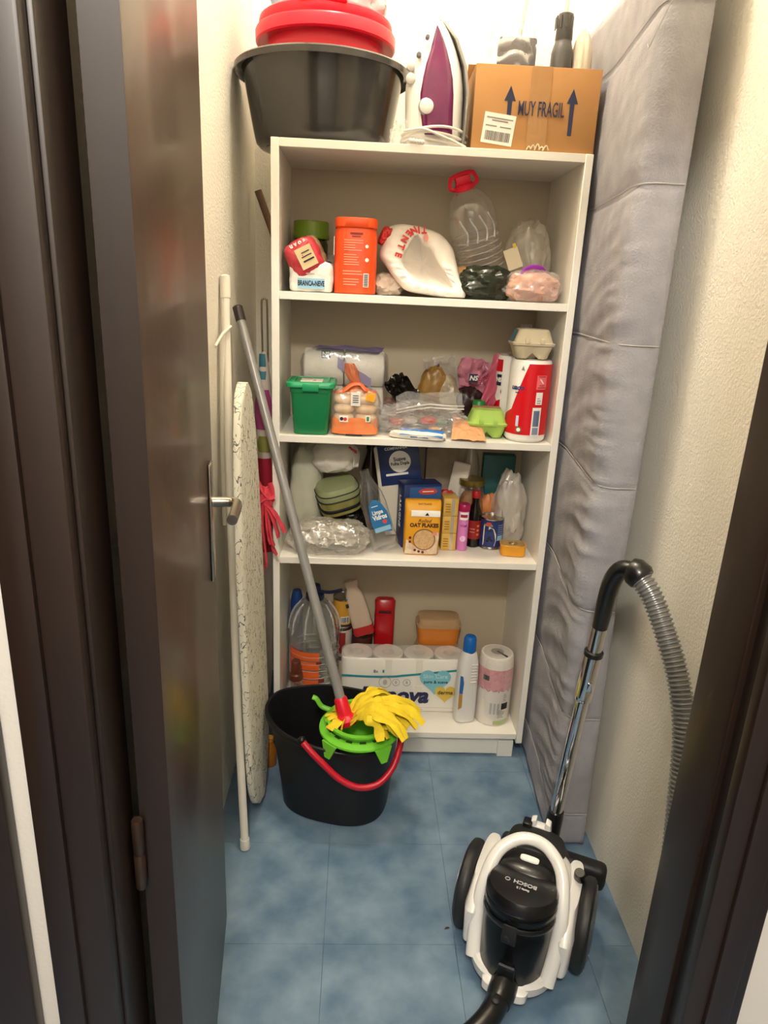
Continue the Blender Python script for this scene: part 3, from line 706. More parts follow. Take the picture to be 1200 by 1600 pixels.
# pink wrapping film
PNK = mat('pink_film', '#cf8595', .3, bump=.3, bscale=30)
t = thing('wrapping_film', 'crumpled pink printed film of a paper pack on the second shelf', 'wrapper', (.60, .275, z0+.085))
b = scrapsheet(.052, .055, 91, .0006, .35); part(t, 'film', b, PNK)
rects(t, 'logo_patch', [(-.03, .05, -.004, .076)], INK, y=-.042); txt(t, 'NS', -.017, .063, .02, PWHITE, y=-.044, bold=.0006, shear=.2)
txt(t, 'Suave', .018, .068, .024, mat('print_crimson', '#9c1f3c', .5), y=-.043, ang=rad(38), sx=.8, bold=.0005)
t = thing('wrapping_film', 'pink film with large crimson lettering beside the red kitchen rolls', 'wrapper', (.648, .2, z0+.005))
def pf(u, v): 
    q = Vector((u*2.4, v*2.4, 4)); return (-.03+.075*u*(.5+.5*v)+.03*v-.018, -.02+.02*noise.noise(q)-.02*u, .07+.15*v+.01*noise.noise(q+Vector((3, 3, 3))))
part(t, 'film', sheet(pf, 18, 18, .0006), mat('pink_film_deep', '#b9566c', .3, bump=.3, bscale=30))
txt(t, 'suave', 0, 0, .036, MC['print_crimson'], M=TR(.02, -.055, .15) @ RY(-rad(-98)), bold=.0012, shear=.1)
t = thing('wrapping_film', 'clear film with pink print and small dark logos mid second shelf', 'wrapper', (.50, .285, z0+.1), (0, rad(-10), 0))
part(t, 'film', scrapsheet(.05, .055, 95, 0, .45), clear('film_soft', haze=.18, gloss=.45, bump=.5))
b = scrapsheet(.026, .02, 97, .0006, .4); part(t, 'pink_print', b, mat('pink_print', '#c88a9c', .35), M=TR(.0, -.03, .0))
rects(t, 'logo_patch', [(-.034, .03, -.016, .048)], INK, y=-.047, M=RY(rad(-25))); txt(t, 'NS', -.025, .039, .014, PWHITE, y=-.049, M=RY(rad(-25)))
rects(t, 'dark_print', [(-.03+.004*i, .066+.004*i, -.024+.004*i, .074+.004*i) for i in range(5)], mat('print_violet', '#4a3350', .6), y=-.05)
barcode(t, -.012, -.008, .016, .012, -.05, seed=8)
# egg cartons
def egg_carton(name, label, loc, m, rotz=0, window=False, sc=1, wide=1):
    t = thing(name, label, 'egg carton', loc, (0, 0, rotz), None)
    hx, hy = .056*wide, .052
    low = [sup(hx-.016, hy-.014, 0, 5, 48), sup(hx-.012, hy-.01, .003, 5, 48), sup(hx-.002, hy-.002, .034, 6, 48), sup(hx+.003, hy+.003, .037, 6, 48), sup(hx+.003, hy+.003, .04, 6, 48)]
    rings = []
    for k, r in enumerate(low):
        q = []
        for x, y, z in r:
            d = math.exp(-(x/.011)**2) if y < 0 or True else 0
            e = math.exp(-(y/.011)**2)
            f = max(0, 1-z/.034)
            if k < 3: y *= 1-.24*d*(.3+.7*f); x *= 1-.18*e*(.3+.7*f)
            if k < 2 and (d > .35): z += .016*d
            q.append((x, y, z))
        rings.append(q)
    part(t, 'base', loft(nb(), rings), m)
    up = [sup(hx+.004, hy+.004, .0405, 6, 48), sup(hx+.004, hy+.004, .043, 6, 48), sup(hx-.002, hy-.002, .045, 6, 48), sup(hx-.013, hy-.013, .076, 5, 48), sup(hx-.016, hy-.016, .079, 5, 48), sup(.02, .02, .08, 3, 48)]
    part(t, 'lid', loft(nb(), up), m)
    for x in (-.02, .02): part(t, 'lid_tab', bx(x-.006, -hy-.006, .041, x+.006, -hy+.002, .056, bev=.002), m)
    return t
PULPG = mat('pulp_green', '#a4c55e', .9, bump=.3, bscale=120)
t = egg_carton('egg_carton', 'green moulded pulp egg carton on the second shelf', (.609, .098, z0), PULPG, rad(-4))
b = bx(-.04, .0, .0795, .04, .04, .0808); part(t, 'sticker', b, mat('sticker_tan', '#b08c62', .5)); 
PULP = mat('pulp_grey', '#cdbfa0', .9, bump=.3, bscale=120)
# kitchen rolls
t = thing('kitchen_roll_pack', 'red and white wrapped kitchen roll pack at the right of the second shelf', 'kitchen roll', (.716, .066, z0), (0, 0, rad(-6)))
RPK = mat('pack_red', '#d20f1c', .3, bump=.12, bscale=25); WPK = mat('pack_white', '#ece8e0', .35, bump=.12, bscale=25)
pr = [(.02, .0), (.05, .0), (.0575, .008), (.058, .03), (.058, .215), (.054, .226), (.02, .228)]
part(t, 'kitchen_roll', lathe(nb(), pr, 44), WPK)
part(t, 'kitchen_roll', lathe(nb(), pr, 44, M=TR(-.03, .113, 0)), WPK)
def redw(u, v):
    z = .022+.196*v; a0 = -62+62*max(0, (v-.0))**1.0*.95
    a0 = -100 if v <= .22 else (-100+46*(v-.22)/.13 if v < .35 else -54+42*(v-.35)/.65)
    a = rad(a0+(125-a0)*u); R_ = .0588
    return (R_*math.sin(a), -R_*math.cos(a), z)
part(t, 'red_wrap', sheet(redw, 44, 90, .0006), RPK)
part(t, 'red_wrap', sheet(lambda u, v: (-.03+.0588*math.sin(rad(-120+75*u)), .113-.0588*math.cos(rad(-120+75*u)), .02+v*(.05+.03*u)), 14, 6, .0006), RPK)
part(t, 'red_wrap', sheet(lambda u, v: (-.03+.0588*math.sin(rad(-120+75*u)), .113-.0588*math.cos(rad(-120+75*u)), .18+v*(.035)), 14, 6, .0006), RPK)
R = .0596
rects(t, 'pink_panel', [(.012, .15, .042, .188)], mat('panel_pink', '#ee6a72', .5), R=R)
rects(t, 'dark_print', [(.016, .184, .038, .186), (.016, .154, .04, .156), (.02, .16, .036, .1615)], mat('print_brown', '#8c2c10', .6), R=R+.0006)
polyd(t, 'white_mark', [(.02, .178), (.024, .178), (.034, .166), (.03, .166)], PWHITE, R=R+.0006)
rects(t, 'white_panel', [(.014, .108, .034, .142), (.008, .02, .034, .1)], PWHITE, R=R)
fine(t, .018, .11, .03, .128, 3, 0, MC['print_grey'], R=R+.0006)
rects(t, 'grey_bars', [(.012, .024, .03, .044), (.012, .047, .03, .092)], mat('panel_grey', '#8a93a8', .6), R=R+.0006)
barcode(t, .012, .048, .03, .09, 0, mat('panel_dark', '#5f6a84', .6), R=R+.0012, seed=9)
txt(t, 'uado', -.041, .152, .02, mat('print_indigo', '#2a3466', .6), R=.0586, shear=.3, bold=.0006)
rects(t, 'blue_print', [(-.046, .137, -.034, .1395)], MC['print_indigo'], R=.0586)
polyd(t, 'tree_mark', [(-.034, .2), (-.024, .2), (-.029, .212)], MC['print_grey'], R=.0586)
polyd(t, 'seal', disc(-.026, .036, .009), mat('seal_olive', '#6d6a3c', .6), R=R+.0004); polyd(t, 'seal', disc(-.026, .036, .0055), PWHITE, R=R+.001)
rects(t, 'pale_print', [(-.036, .045, -.028, .075)], mat('pale_blue', '#c7d2e6', .6), R=.0594)
rects(t, 'logo_patch', [(-.028, .14, -.008, .172)], INK, R=.0592, M=TR(-.03, .113, 0) @ RZ(rad(-38))); txt(t, 'NS', -.018, .156, .018, PWHITE, R=.0598, M=TR(-.03, .113, 0) @ RZ(rad(-38)), bold=.0006)
t = egg_carton('egg_carton', 'grey pulp egg carton balanced on the red kitchen roll pack', (.71, .07, z0+.2292), PULP, rad(-3))
b = bx(-.053, -.02, .047, -.048, .03, .074, M=RY(rad(0))); 
b = sheet(lambda u, v: (-.0575+.013*v, -.03+.055*u, .046+.031*v), 4, 4, .0008); part(t, 'blue_label', b, mat('label_teal', '#5b8a9a', .6))
t = thing('bottle', 'clear bottle with whitish cap behind the grey egg carton', 'bottle', (.742, .285, z0))
part(t, 'bottle', lathe(nb(), [(.03, 0), (.034, .004), (.034, .2), (.03, .23), (.016, .27), (.015, .285)], 32), PET)
part(t, 'cap', lathe(nb(), [(.0175, .283), (.0175, .308), (.015, .312), (.005, .312)], 24), mat('cap_pale', '#cfcabf', .4))

# ------------------------------------------------------------------ third shelf
z0 = S3+.0009
solo('pillowcase', blob(.048, .062, .15, 101, .1, 2.2, 3), mat('sage_fabric', '#cfcab6', .9, bump=.4, bscale=18, hex2='#a9ad96', var=.35, vscale=9), 'off-white and sage fabric bundle filling the third shelf left corner', 'fabric', (.08, .235, z0))
solo('plastic_bag', blob(.05, .04, .05, 103, .2, 2.6, 2.6), mat('black_shiny', '#15110f', .2, bump=.4, bscale=30), 'shiny black bag under the sage green lunch bag', 'bag', (.205, .215, z0))
t = thing('lunch_bag', 'sage green zipped lunch bag with gold side on the third shelf', 'bag', (.19, .19, z0+.096), (rad(12), rad(-14), rad(14)))
SAGE = mat('sage_vinyl', '#93996f', .4)
b = loft(nb(), [sup(.058, .048, 0, 3, 40), sup(.064, .054, .006, 3, 40), sup(.066, .056, .05, 3, 40), sup(.066, .056, .055, 3, 40)]); part(t, 'body', b, mat('gold_vinyl', '#b3a45a', .25, .3, bump=.2, bscale=30, hex2='#8d9257', var=.5, vscale=20))
b = loft(nb(), [sup(.0665, .0565, .056, 3, 40), sup(.0675, .0575, .06, 3, 40), sup(.0665, .0565, .078, 3, 40), sup(.058, .048, .092, 3, 40), sup(.02, .015, .097, 2.5, 40)]); part(t, 'lid', b, SAGE)
BN = mat('black_webbing', '#121013', .6)
for z, r in ((.0555, .0022), (.077, .0016)):
    P = [(x, y, z) for x, y, _ in sup(.0672, .0572, 0, 3, 48)]; b = nb(); tube(b, P+[P[0]], r, 8); part(t, 'zip' if z < .06 else 'piping', b, BN)
P = [(x, y, .024) for x, y, _ in sup(.0665, .0565, 0, 3, 48)]; b = nb(); tube(b, P+[P[0]], .006, 8, flat=.35, up=(0, 0, 1)); part(t, 'strap', b, BN)
b = blob(.068, .055, .048, 105, .12, 2.2, 2.6); t = thing('towel', 'rolled white towel with red trim on top of the lunch bag', 'towel', (.172, .2, z0+.215), (0, rad(-4), 0))
part(t, 'roll', b, mat('terry_white', '#ddd7c9', .95, bump=.5, bscale=90))
b = nb()
for k in range(5): tube(b, smooth([(.05+.004*k, -.046+.012*k, .075-.004*k), (.06+.003*k, -.05+.01*k, .05), (.058+.002*k, -.045, .02)], 5), .006, 8, flat=.6)
part(t, 'gathered_edge', b, mat('terry_white2', '#d5cfc2', .95, bump=.4, bscale=60))
b = nb()
for k in range(3): tube(b, smooth([(.046+.004*k, -.045+.012*k, .082-.006*k), (.055, -.05+.01*k, .074-.006*k), (.066, -.045+.01*k, .066-.006*k)], 4), .0035, 6)
part(t, 'red_trim', b, mat('trim_red', '#c23440', .7))
t = thing('plastic_bag', 'clear crinkled bag with silvery film at the third shelf front left', 'bag', (.16, .062, z0))
b = blob(.104, .052, .048, 107, .17, 2.2, 2.6, 5, True, .7); part(t, 'bag', b, clear('bag_clear2', haze=.34, hazecol='#dcd5c6', gloss=.45, rough=.14, bump=.5, bscale=30), ang=40)
def crink(u, v): 
    q = Vector((u*5+v*2.5, v*1.1-u*.8, 2)); return (-.09+.18*u, -.03+.06*v, max(.002, .02+.05*math.sin(PI*min(1, v*1.1))*(.6+.4*math.sin(PI*u))+.016*rg(q)+.008*rg(q*2.3)))
part(t, 'silver_film', sheet(crink, 36, 20, .0004), mat('silver_film', '#c3beb4', .25, .6, bump=.3, bscale=40), ang=30)
t = thing('spray_bottle', 'clear glass cleaner bottle with blue label leaning on the third shelf', 'bottle', (.333, .075, z0+.012), (rad(-8), rad(-17), rad(8)))
b = loft(nb(), [sup(.036, .022, 0, 3, 40), sup(.04, .026, .004, 3, 40), sup(.041, .027, .04, 3, 40), sup(.0385, .0255, .05, 3, 40), sup(.0385, .0255, .14, 3, 40), sup(.034, .024, .17, 2.6, 40), sup(.022, .02, .2, 2.2, 40), sup(.014, .014, .225, 2, 40), sup(.014, .014, .245, 2, 40)])
part(t, 'bottle', b, PET)
polyd(t, 'label', [(-.022, .06), (.03, .05), (.034, .075), (.031, .11), (.022, .135), (.01, .152), (-.004, .156), (-.018, .14), (-.024, .1)], mat('label_cyan', '#1f6ea6', .35), y=-.0262)
rects(t, 'label_light', [(-.02, .056, .029, .07)], mat('label_sky', '#8db9d4', .4), y=-.0266)
txt(t, 'Limpa', .002, .116, .017, PWHITE, y=-.0268, bold=.0005, sx=.8); txt(t, 'Vidros', .005, .1, .02, PWHITE, y=-.0268, bold=.0007, sx=.8)
polyd(t, 'red_mark', [(.008, .086), (.016, .09), (.024, .086), (.02, .078), (.012, .077)], MC['print_red'], y=-.0268)
rects(t, 'fine_print', [(-.012, .134, .008, .1362)], PWHITE, y=-.0268)
t = thing('bottle', 'dark bottle with black cap at the back behind the glass cleaner', 'bottle', (.282, .288, z0))
part(t, 'bottle', lathe(nb(), [(.028, 0), (.03, .003), (.03, .2), (.014, .255), (.013, .27)], 28), mat('dark_glass', '#2a1d16', .15)); part(t, 'cap', lathe(nb(), [(.016, .268), (.016, .297), (.008, .299)], 20), DP)
# blue cartons
BLU = mat('carton_blue', '#162c5e', .4)
t = thing('tissue_pack', 'navy blue paper pack with white round label leaning at the back', 'pack', (.405, .232, z0+.013), (rad(-6), rad(-10), rad(-4)))
part(t, 'pack', bx(-.07, -.045, 0, .07, .02, .285, bev=.006), mat('pack_beige', '#d9d2c0', .5))
part(t, 'blue_front', bx(-.058, -.0465, .16, .0705, -.044, .284, bev=.001), BLU); part(t, 'blue_top', bx(-.058, -.046, .2845, .0705, .02, .2862), BLU)
polyd(t, 'round_label', disc(.008, .232, .034), PWHITE, y=-.0466); txt(t, 'Suave', .008, .24, .017, INK, y=-.0474, bold=.0004); txt(t, 'Folha Dupla', .008, .226, .0135, INK, y=-.0474, bold=.0004, sx=.9)
txt(t, 'COMPANHIA', .0, .275, .012, PWHITE, y=-.0467, bold=.0003)
rects(t, 'white_strip', [(-.04, .19, .03, .197)], PWHITE, y=-.0467)
t = thing('lasagne_box', 'dark blue lasagne sheet box standing behind the yellow oat bag', 'box', (.43, .15, z0), (0, 0, rad(14)))
part(t, 'carton', bx(-.058, -.032, 0, .062, .032, .2, bev=.002), BLU)
rects(t, 'picture', [(-.04, .15, .06, .192)], mat('print_lake', '#2f5c94', .4), y=-.0322)
polyd(t, 'logo', disc(.018, .178, .03, .01), mat('logo_red', '#c8463e', .5), y=-.0328); rects(t, 'white_strip', [(-.0, .1765, .035, .1795)], PWHITE, y=-.0335)
txt(t, 'LASAGNE', .012, .14, .02, PWHITE, y=-.0325, sx=.9)
txt(t, 'LASAGNE', 0, 0, .024, PWHITE, M=TR(-.0583, .0, .11) @ RZ(-PI/2) @ RY(-rad(-90)), name='side_lettering')
t = thing('oat_bag', 'yellow paper bag of rolled oat flakes at the third shelf front', 'bag', (.438, .078, z0))
YEL = mat('oat_yellow', '#e8a31c', .5, bump=.12, bscale=30)
b = loft(nb(), [sup(.05, .028, 0, 6, 44), sup(.0525, .03, .004, 6, 44), sup(.0535, .031, .08, 6, 44), sup(.0535, .03, .135, 6, 44), sup(.0545, .024, .15, 6, 44), sup(.054, .014, .163, 5, 44), sup(.053, .009, .166, 5, 44)]); part(t, 'bag', b, YEL)
yf = -.0312
b = sheet(lambda u, v: (-.036+.086*u, -.0318-.001*rg(Vector((u*5, v*3, 0)))+.004*v*v, .122+.018*v), 14, 5, .0005); part(t, 'white_seal', b, PWHITE)
polyd(t, 'dark_mark', [(.005, .126), (.017, .126), (.011, .135)], BLK, y=-.0335)
BRN = mat('print_choc', '#4b2a16', .6)
txt(t, 'Rolled', .004, .108, .015, BRN, y=yf, shear=.35); txt(t, 'OAT FLAKES', .004, .094, .0165, BRN, y=yf, bold=.0008, sx=.92); txt(t, 'OAT FLAKES', .004, .157, .008, BRN, y=-.02, sx=.9)
polyd(t, 'oat_picture', [(-.05, .004), (.046, .004), (.047, .03), (.05, .06), (.047, .075), (.03, .06), (0, .03), (-.025, .03), (-.047, .05)], mat('print_cream', '#e6d6b8', .7, hex2='#c9a58a', var=.6, vscale=60), y=yf)
polyd(t, 'bowl_rim', disc(.006, .05, .034), mat('bowl_brown', '#8b6236', .6), y=yf-.0007); polyd(t, 'oats', disc(.006, .05, .0305), mat('oats', '#b98d5c', .9, hex2='#e0bd8d', var=.3, vscale=160), y=yf-.0014)
for x, z in ((-.036, .055), (-.036, .042), (-.02, .016), (-.008, .012), (.004, .01)): polyd(t, 'berry', disc(x, z, .004), mat('berry', '#5a1a22', .5), y=yf-.0014)
polyd(t, 'pink_mark', disc(.037, .07, .007), mat('print_salmon', '#e58a78', .6), y=yf-.002)
solo('packet', blob(.03, .012, .085, 111, .1, 2, 4), mat('packet_red', '#b01c22', .35, bump=.2), 'red foil packet standing behind the oat bag and tea boxes', 'packet', (.503, .165, z0+.004), (0, rad(6), 0))
def tea(z, lab):
    t = thing('tea_box', lab, 'box', (.524, .128, z), (0, 0, rad(2)), 'yellow boxes stacked beside the oat bag')
    part(t, 'carton', bx(-.0225, -.034, 0, .0225, .034, .0545, bev=.0012), mat('tea_yellow', '#c99a3c', .35, hex2='#dcb65e', var=.5, vscale=40))
    rects(t, 'silver_strip', [(.002, .001, .012, .0535)], mat('strip_silver', '#cfc6b0', .25, .5), y=-.0342)
    rects(t, 'fine_print', [(-.017, .012+.008*i, -.002, .0145+.008*i) for i in range(4)], mat('print_ochre', '#9a6a1c', .6), y=-.0342)
tea(z0, 'bottom one of three small yellow boxes stacked beside the oat bag')
tea(z0+.0555, 'middle one of three small yellow boxes stacked beside the oat bag')
tea(z0+.111, 'topmost of three small yellow boxes stacked beside the oat bag')
t = thing('tablet_tube', 'pink tablet tube with magenta cap on the third shelf', 'tube', (.5675, .108, z0))
part(t, 'tube', lathe(nb(), [(.0165, 0), (.017, .002), (.017, .125), (.0165, .127)], 26), mat('tube_pink', '#d77fc0', .35)); part(t, 'cap', lathe(nb(), [(.0185, .127), (.019, .129), (.019, .145), (.017, .148), (.008, .148)], 26), mat('cap_magenta', '#a3124f', .35))
rects(t, 'white_label', [(-.014, .1, .014, .124)], PWHITE, R=.0171); rects(t, 'red_label', [(-.012, .108, .01, .117)], mat('print_crimson', '#9c1f3c', .5), R=.0178)
txt(t, 'vital', .0, .082, .013, mat('print_plum', '#7a2a78', .5), R=.0172); polyd(t, 'pale_spot', disc(0, .04, .009), mat('pale_pink', '#eec6e2', .5), R=.0172)
t = thing('soy_bottle', 'dark sauce bottle with red cap and red label', 'bottle', (.608, .145, z0))
part(t, 'bottle', lathe(nb(), [(.02, 0), (.0225, .003), (.0225, .1), (.02, .115), (.011, .14), (.0105, .16)], 28), mat('soy_glass', '#120a08', .12)); part(t, 'cap', lathe(nb(), [(.0135, .158), (.0138, .176), (.012, .179), (.005, .179)], 22), mat('cap_red', '#a8151b', .35))
rects(t, 'label', [(-.024, .028, .026, .088)], mat('label_red', '#8f1a1a', .45), R=.0227); rects(t, 'fine_print', [(.006, .04+.014*i, .014, .047+.014*i) for i in range(3)], mat('label_orange', '#d8773c', .5), R=.0234); rects(t, 'fine_print', [(-.016, .05, .0, .053), (-.016, .06, .0, .063)], mat('label_pinkish', '#c77a70', .5), R=.0234)
t = thing('nut_jar', 'glass jar of nuts with gold lid behind the sauce bottle', 'jar', (.603, .215, z0))
part(t, 'jar', lathe(nb(), [(.038, 0), (.041, .004), (.041, .165), (.036, .18)], 30), clear('jar_glass', haze=.03, gloss=.6, bump=0)); part(t, 'nuts', blob(.037, .037, .083, 113, .05, 6, 4), mat('nuts', '#7a4f26', .6, hex2='#b07a40', var=.35, vscale=45, bump=.5, bscale=45)); part(t, 'lid', lathe(nb(), [(.04, .18), (.041, .182), (.041, .198), (.039, .2), (.01, .2)], 30), mat('lid_gold', '#8f7c3c', .3, .7))
t = thing('bottle', 'clear glass bottle with black cap at the back behind the nut jar', 'bottle', (.607, .29, z0))
part(t, 'bottle', lathe(nb(), [(.028, 0), (.031, .003), (.031, .22), (.025, .25), (.014, .285), (.014, .3)], 28), MC['jar_glass']); part(t, 'cap', lathe(nb(), [(.0155, .3), (.0155, .318), (.006, .319)], 22), DP)
solo('carton', bx(-.055, -.02, 0, .05, .02, .31, bev=.002), mat('carton_taupe', '#8b7a66', .7, hex2='#a3937e', var=.5, vscale=40), 'taupe printed carton standing at the back of the third shelf', 'box', (.515, .295, z0))
solo('packet', bx(-.028, -.008, 0, .028, .008, .245, bev=.007), mat('packet_pale', '#d6cebf', .5, bump=.15), 'tall thin whitish packet leaning behind the tea boxes', 'packet', (.535, .235, z0+.006), (0, rad(9), rad(-20)))
solo('packet', blob(.03, .02, .075, 115, .12, 2.5, 3), mat('packet_orange', '#c46c2e', .4, hex2='#d88a4a', var=.5, vscale=20), 'orange packet between the nut jar and white plastic bag', 'packet', (.668, .225, z0))
solo('carton', bx(-.052, -.02, 0, .052, .02, .262, bev=.002), mat('carton_teal', '#1f5a58', .5), 'dark teal carton at the back right of the third shelf', 'box', (.70, .298, z0), (0, 0, rad(-3)))
t = thing('food_can', 'blue and cream labelled tin can on the third shelf', 'can', (.664, .145, z0))
TIN = mat('tin_metal', '#b5b0a8', .25, 1)
part(t, 'can', lathe(nb(), [(.036, 0), (.038, .001), (.038, .005), (.0365, .007), (.0365, .094), (.038, .096), (.038, .1), (.036, .1), (.035, .096), (.01, .096)], 36), TIN)
rects(t, 'label', [(-.08, .008, .08, .093)], mat('can_navy', '#24346e', .4), R=.0367)
polyd(t, 'cream_panel', [(-.032, .012), (.006, .012), (.01, .03), (.009, .05), (.001, .068), (-.012, .074), (-.032, .076)], mat('can_cream', '#dcd3b4', .5), R=.0374)
rects(t, 'green_rim', [(-.032, .076, -.004, .081)], mat('can_green', '#8f9a52', .5), R=.0375); polyd(t, 'red_logo', disc(-.016, .083, .009, .006), mat('logo_red', '#c8463e', .5), R=.038)
rects(t, 'fine_print', [(-.028, .06, -.004, .0625)], INK, R=.0381)
for x, z in ((-.014, .036), (-.008, .034), (-.011, .041), (-.018, .028), (-.004, .03)): polyd(t, 'olive', disc(x, z, .004, .003), BLK, R=.0381)
rects(t, 'fine_print', [(.014, .05+.007*i, .034, .052+.007*i) for i in range(5)], mat('print_sky', '#8aa0cc', .5), R=.0374); rects(t, 'white_panel', [(.014, .03, .036, .046)], MC['label_sky'], R=.0374)
t = thing('sardine_tin', 'flat yellow sardine tin at the right front of the third shelf', 'tin', (.722, .082, z0), (0, 0, rad(-6)))
part(t, 'tin', loft(nb(), [sup(.036, .027, 0, 4), sup(.038, .029, .002, 4), sup(.038, .029, .028, 4), sup(.0395, .0305, .03, 4), sup(.0395, .0305, .033, 4), sup(.037, .028, .0335, 4)]), mat('tin_yellow', '#e39a1e', .35))
part(t, 'top', loft(nb(), [sup(.036, .027, .0335, 4), sup(.0355, .0265, .0342, 4)]), mat('tin_gold', '#d8b060', .25, .5)); b = nb(); P = [(.012*math.cos(a*PI/10), -.004+.009*math.sin(a*PI/10), .036) for a in range(21)]; tube(b, P, .0016, 8); part(t, 'pull_ring', b, TIN)
solo('plastic_bag', blob(.052, .05, .115, 117, .24, 2.2, 2.4, top=.8), clear('bag_white', haze=.5, hazecol='#e6ddcf', gloss=.3, rough=.25, bump=.6), 'whitish translucent bag behind the sardine tin', 'bag', (.722, .19, z0))

# ------------------------------------------------------------------ bottom shelf
z0 = S4+.0009
t = thing('water_bottle', 'large full water bottle with orange label and navy handle on bottom shelf', 'bottle', (.112, .215, z0))
pr = [(.05, 0), (.078, .003), (.083, .012)]
for k in range(7): pr += [(.084, .02+.026*k), (.084, .036+.026*k), (.0805, .039+.026*k), (.0805, .043+.026*k)]
pr += [(.085, .21), (.086, .25), (.08, .29), (.066, .325), (.044, .352), (.026, .362), (.024, .372)]
part(t, 'bottle', lathe(nb(), pr, 44), clear('pet_water', tint='#eef2f2', haze=.07, gloss=.85, rough=.04, bump=.15, bscale=18))
b = nb()
for k in range(10):
    a = 2*PI*k/10; tube(b, smooth([(r*math.cos(a), r*math.sin(a), z) for r, z in ((.087, .25), (.0815, .289), (.0675, .325), (.046, .352))], 4), .003, 6)
part(t, 'shoulder_rib', b, MC['pet_ridge'])
b = nb()
for k in range(7): P_ = circ(.0845, .028+.026*k, 40); tube(b, P_+[P_[0]], .0016, 6)
part(t, 'ridges', b, MC['pet_ring'], kind='stuff')
for k in range(4): rects(t, 'label', [(-.1, .07+.034*k, .022, .1+.034*k)], mat('label_tangerine', '#e8662a', .5), R=.0845)
rects(t, 'dark_print', [(-.05, .13, -.036, .135), (.012, .16, .03, .17), (.02, .09, .04, .105)], mat('print_maroon', '#7c2a20', .6), R=.0853)
NB_ = mat('navy_plastic', '#15203f', .4)
part(t, 'cap', lathe(nb(), [(.03, .362), (.031, .364), (.03, .38), (.02, .386), (.017, .41), (.01, .413)], 26), NB_)
b = nb(); tube(b, smooth([(.008, -.01, .392), (.05, -.03, .398), (.09, -.04, .412)], 6), .0055, 10); part(t, 'carry_handle', b, NB_)
t = thing('pump_bottle', 'small clear bottle with brown cap in the left front of bottom shelf', 'bottle', (.063, .072, z0))
part(t, 'bottle', lathe(nb(), [(.026, 0), (.03, .004), (.032, .1), (.026, .13), (.018, .142)], 28), PET); part(t, 'label', lathe(nb(), [(.0322, .03), (.0324, .09)], 28, False, False), mat('label_rose', '#c9a79c', .6))
part(t, 'cap', lathe(nb(), [(.021, .142), (.0225, .144), (.022, .162), (.016, .166), (.015, .206), (.013, .209), (.005, .209)], 24), mat('brown_cap', '#5a2a1a', .3))
solo('detergent_bottle', lathe(nb(), [(.02, 0), (.022, .003), (.022, .31), (.018, .335), (.014, .35), (.006, .35)], 24), mat('blue_bottle', '#1c3f7a', .35), 'blue bottle in the back left corner behind the water bottle', 'bottle', (.045, .30, z0))
def can(loc, lab, band, h=.11, r=.035, lidm=None, hex2=None, grp='stacked cans behind the toilet paper'):
    t = thing('food_can', lab, 'can', loc, group=grp)
    part(t, 'can', lathe(nb(), [(r-.002, 0), (r, .001), (r, .004), (r-.0015, .006), (r-.0015, h-.006), (r, h-.004), (r, h), (r-.003, h), (r-.004, h-.003), (.01, h-.003)], 32), TIN)
    part(t, 'label', lathe(nb(), [(r-.0012, .008), (r-.0008, .009), (r-.0008, h-.009), (r-.0012, h-.008)], 32, False, False), band)
    return t
cx1, cy1 = .205, .285
can((cx1, cy1, z0), 'lowest can of the stack hidden behind the water bottle', mat('can_cream2', '#c9bca0', .5), .115)
t = can((cx1, cy1, z0+.1158), 'silver and red can in the middle of the stack by the water bottle', mat('can_silver', '#b9afa4', .4), .115)
rects(t, 'red_panel', [(-.014, .02, .012, .1)], mat('can_redp', '#8e2620', .5), R=.0345)
t = can((cx1, cy1, z0+.2316), 'yellow topmost can of the stack by the water bottle', mat('can_yellow', '#c8912c', .45), .11)
rects(t, 'dark_panel', [(-.006, .02, .024, .045)], PWHITE, R=.0345); barcode(t, -.004, .022, .022, .043, 0, R=.0352, seed=5); rects(t, 'dark_band', [(-.05, .008, .05, .014)], BLK, R=.0346)
solo('carton', bx(-.03, -.025, 0, .03, .025, .14, bev=.002), mat('carton_brown', '#5a4634', .7), 'brown carton hidden behind the toilet paper under two dark tins', 'box', (.276, .292, z0))
can((.276, .292, z0+.1408), 'dark red tin under the tilted paper sugar bag', mat('can_dark', '#4a1f1c', .4), .06, .036)
t = thing('sugar_bag', 'tilted cream and red paper bag on a dark tin behind the toilet paper', 'bag', (.282, .278, z0+.209), (0, rad(-16), rad(4)))
b = loft(nb(), [sup(.034, .026, 0, 5), sup(.036, .028, .004, 5), sup(.035, .027, .1, 5), sup(.03, .022, .15, 4), sup(.02, .016, .175, 3), sup(.026, .012, .19, 3), sup(.024, .008, .2, 3)]); part(t, 'bag', b, mat('sugar_cream', '#cdb59c', .7, bump=.3, bscale=40))
part(t, 'red_base', loft(nb(), [sup(.0362, .0282, .002, 5), sup(.0366, .0286, .006, 5), sup(.0364, .0284, .034, 5)], False, False), mat('sugar_red', '#b32222', .6)); part(t, 'peg', bx(-.036, -.03, .118, -.026, -.024, .13, bev=.001), DP)
t = thing('coffee_packet', 'tall red foil packet with open top behind the toilet paper', 'packet', (.35, .288, z0))
part(t, 'packet', loft(nb(), [sup(.033, .026, 0, 4), sup(.035, .028, .003, 4), sup(.034, .028, .15, 4), sup(.035, .027, .27, 3.4), sup(.034, .026, .3, 3), sup(.036, .02, .326, 3), sup(.03, .014, .334, 3)]), mat('foil_red', '#b0121a', .3, bump=.35, bscale=35)); b = bx(-.022, -.03, .29, .022, -.0265, .3, bev=.002); part(t, 'clip', b, mat('clip_dark', '#4a0f12', .4))
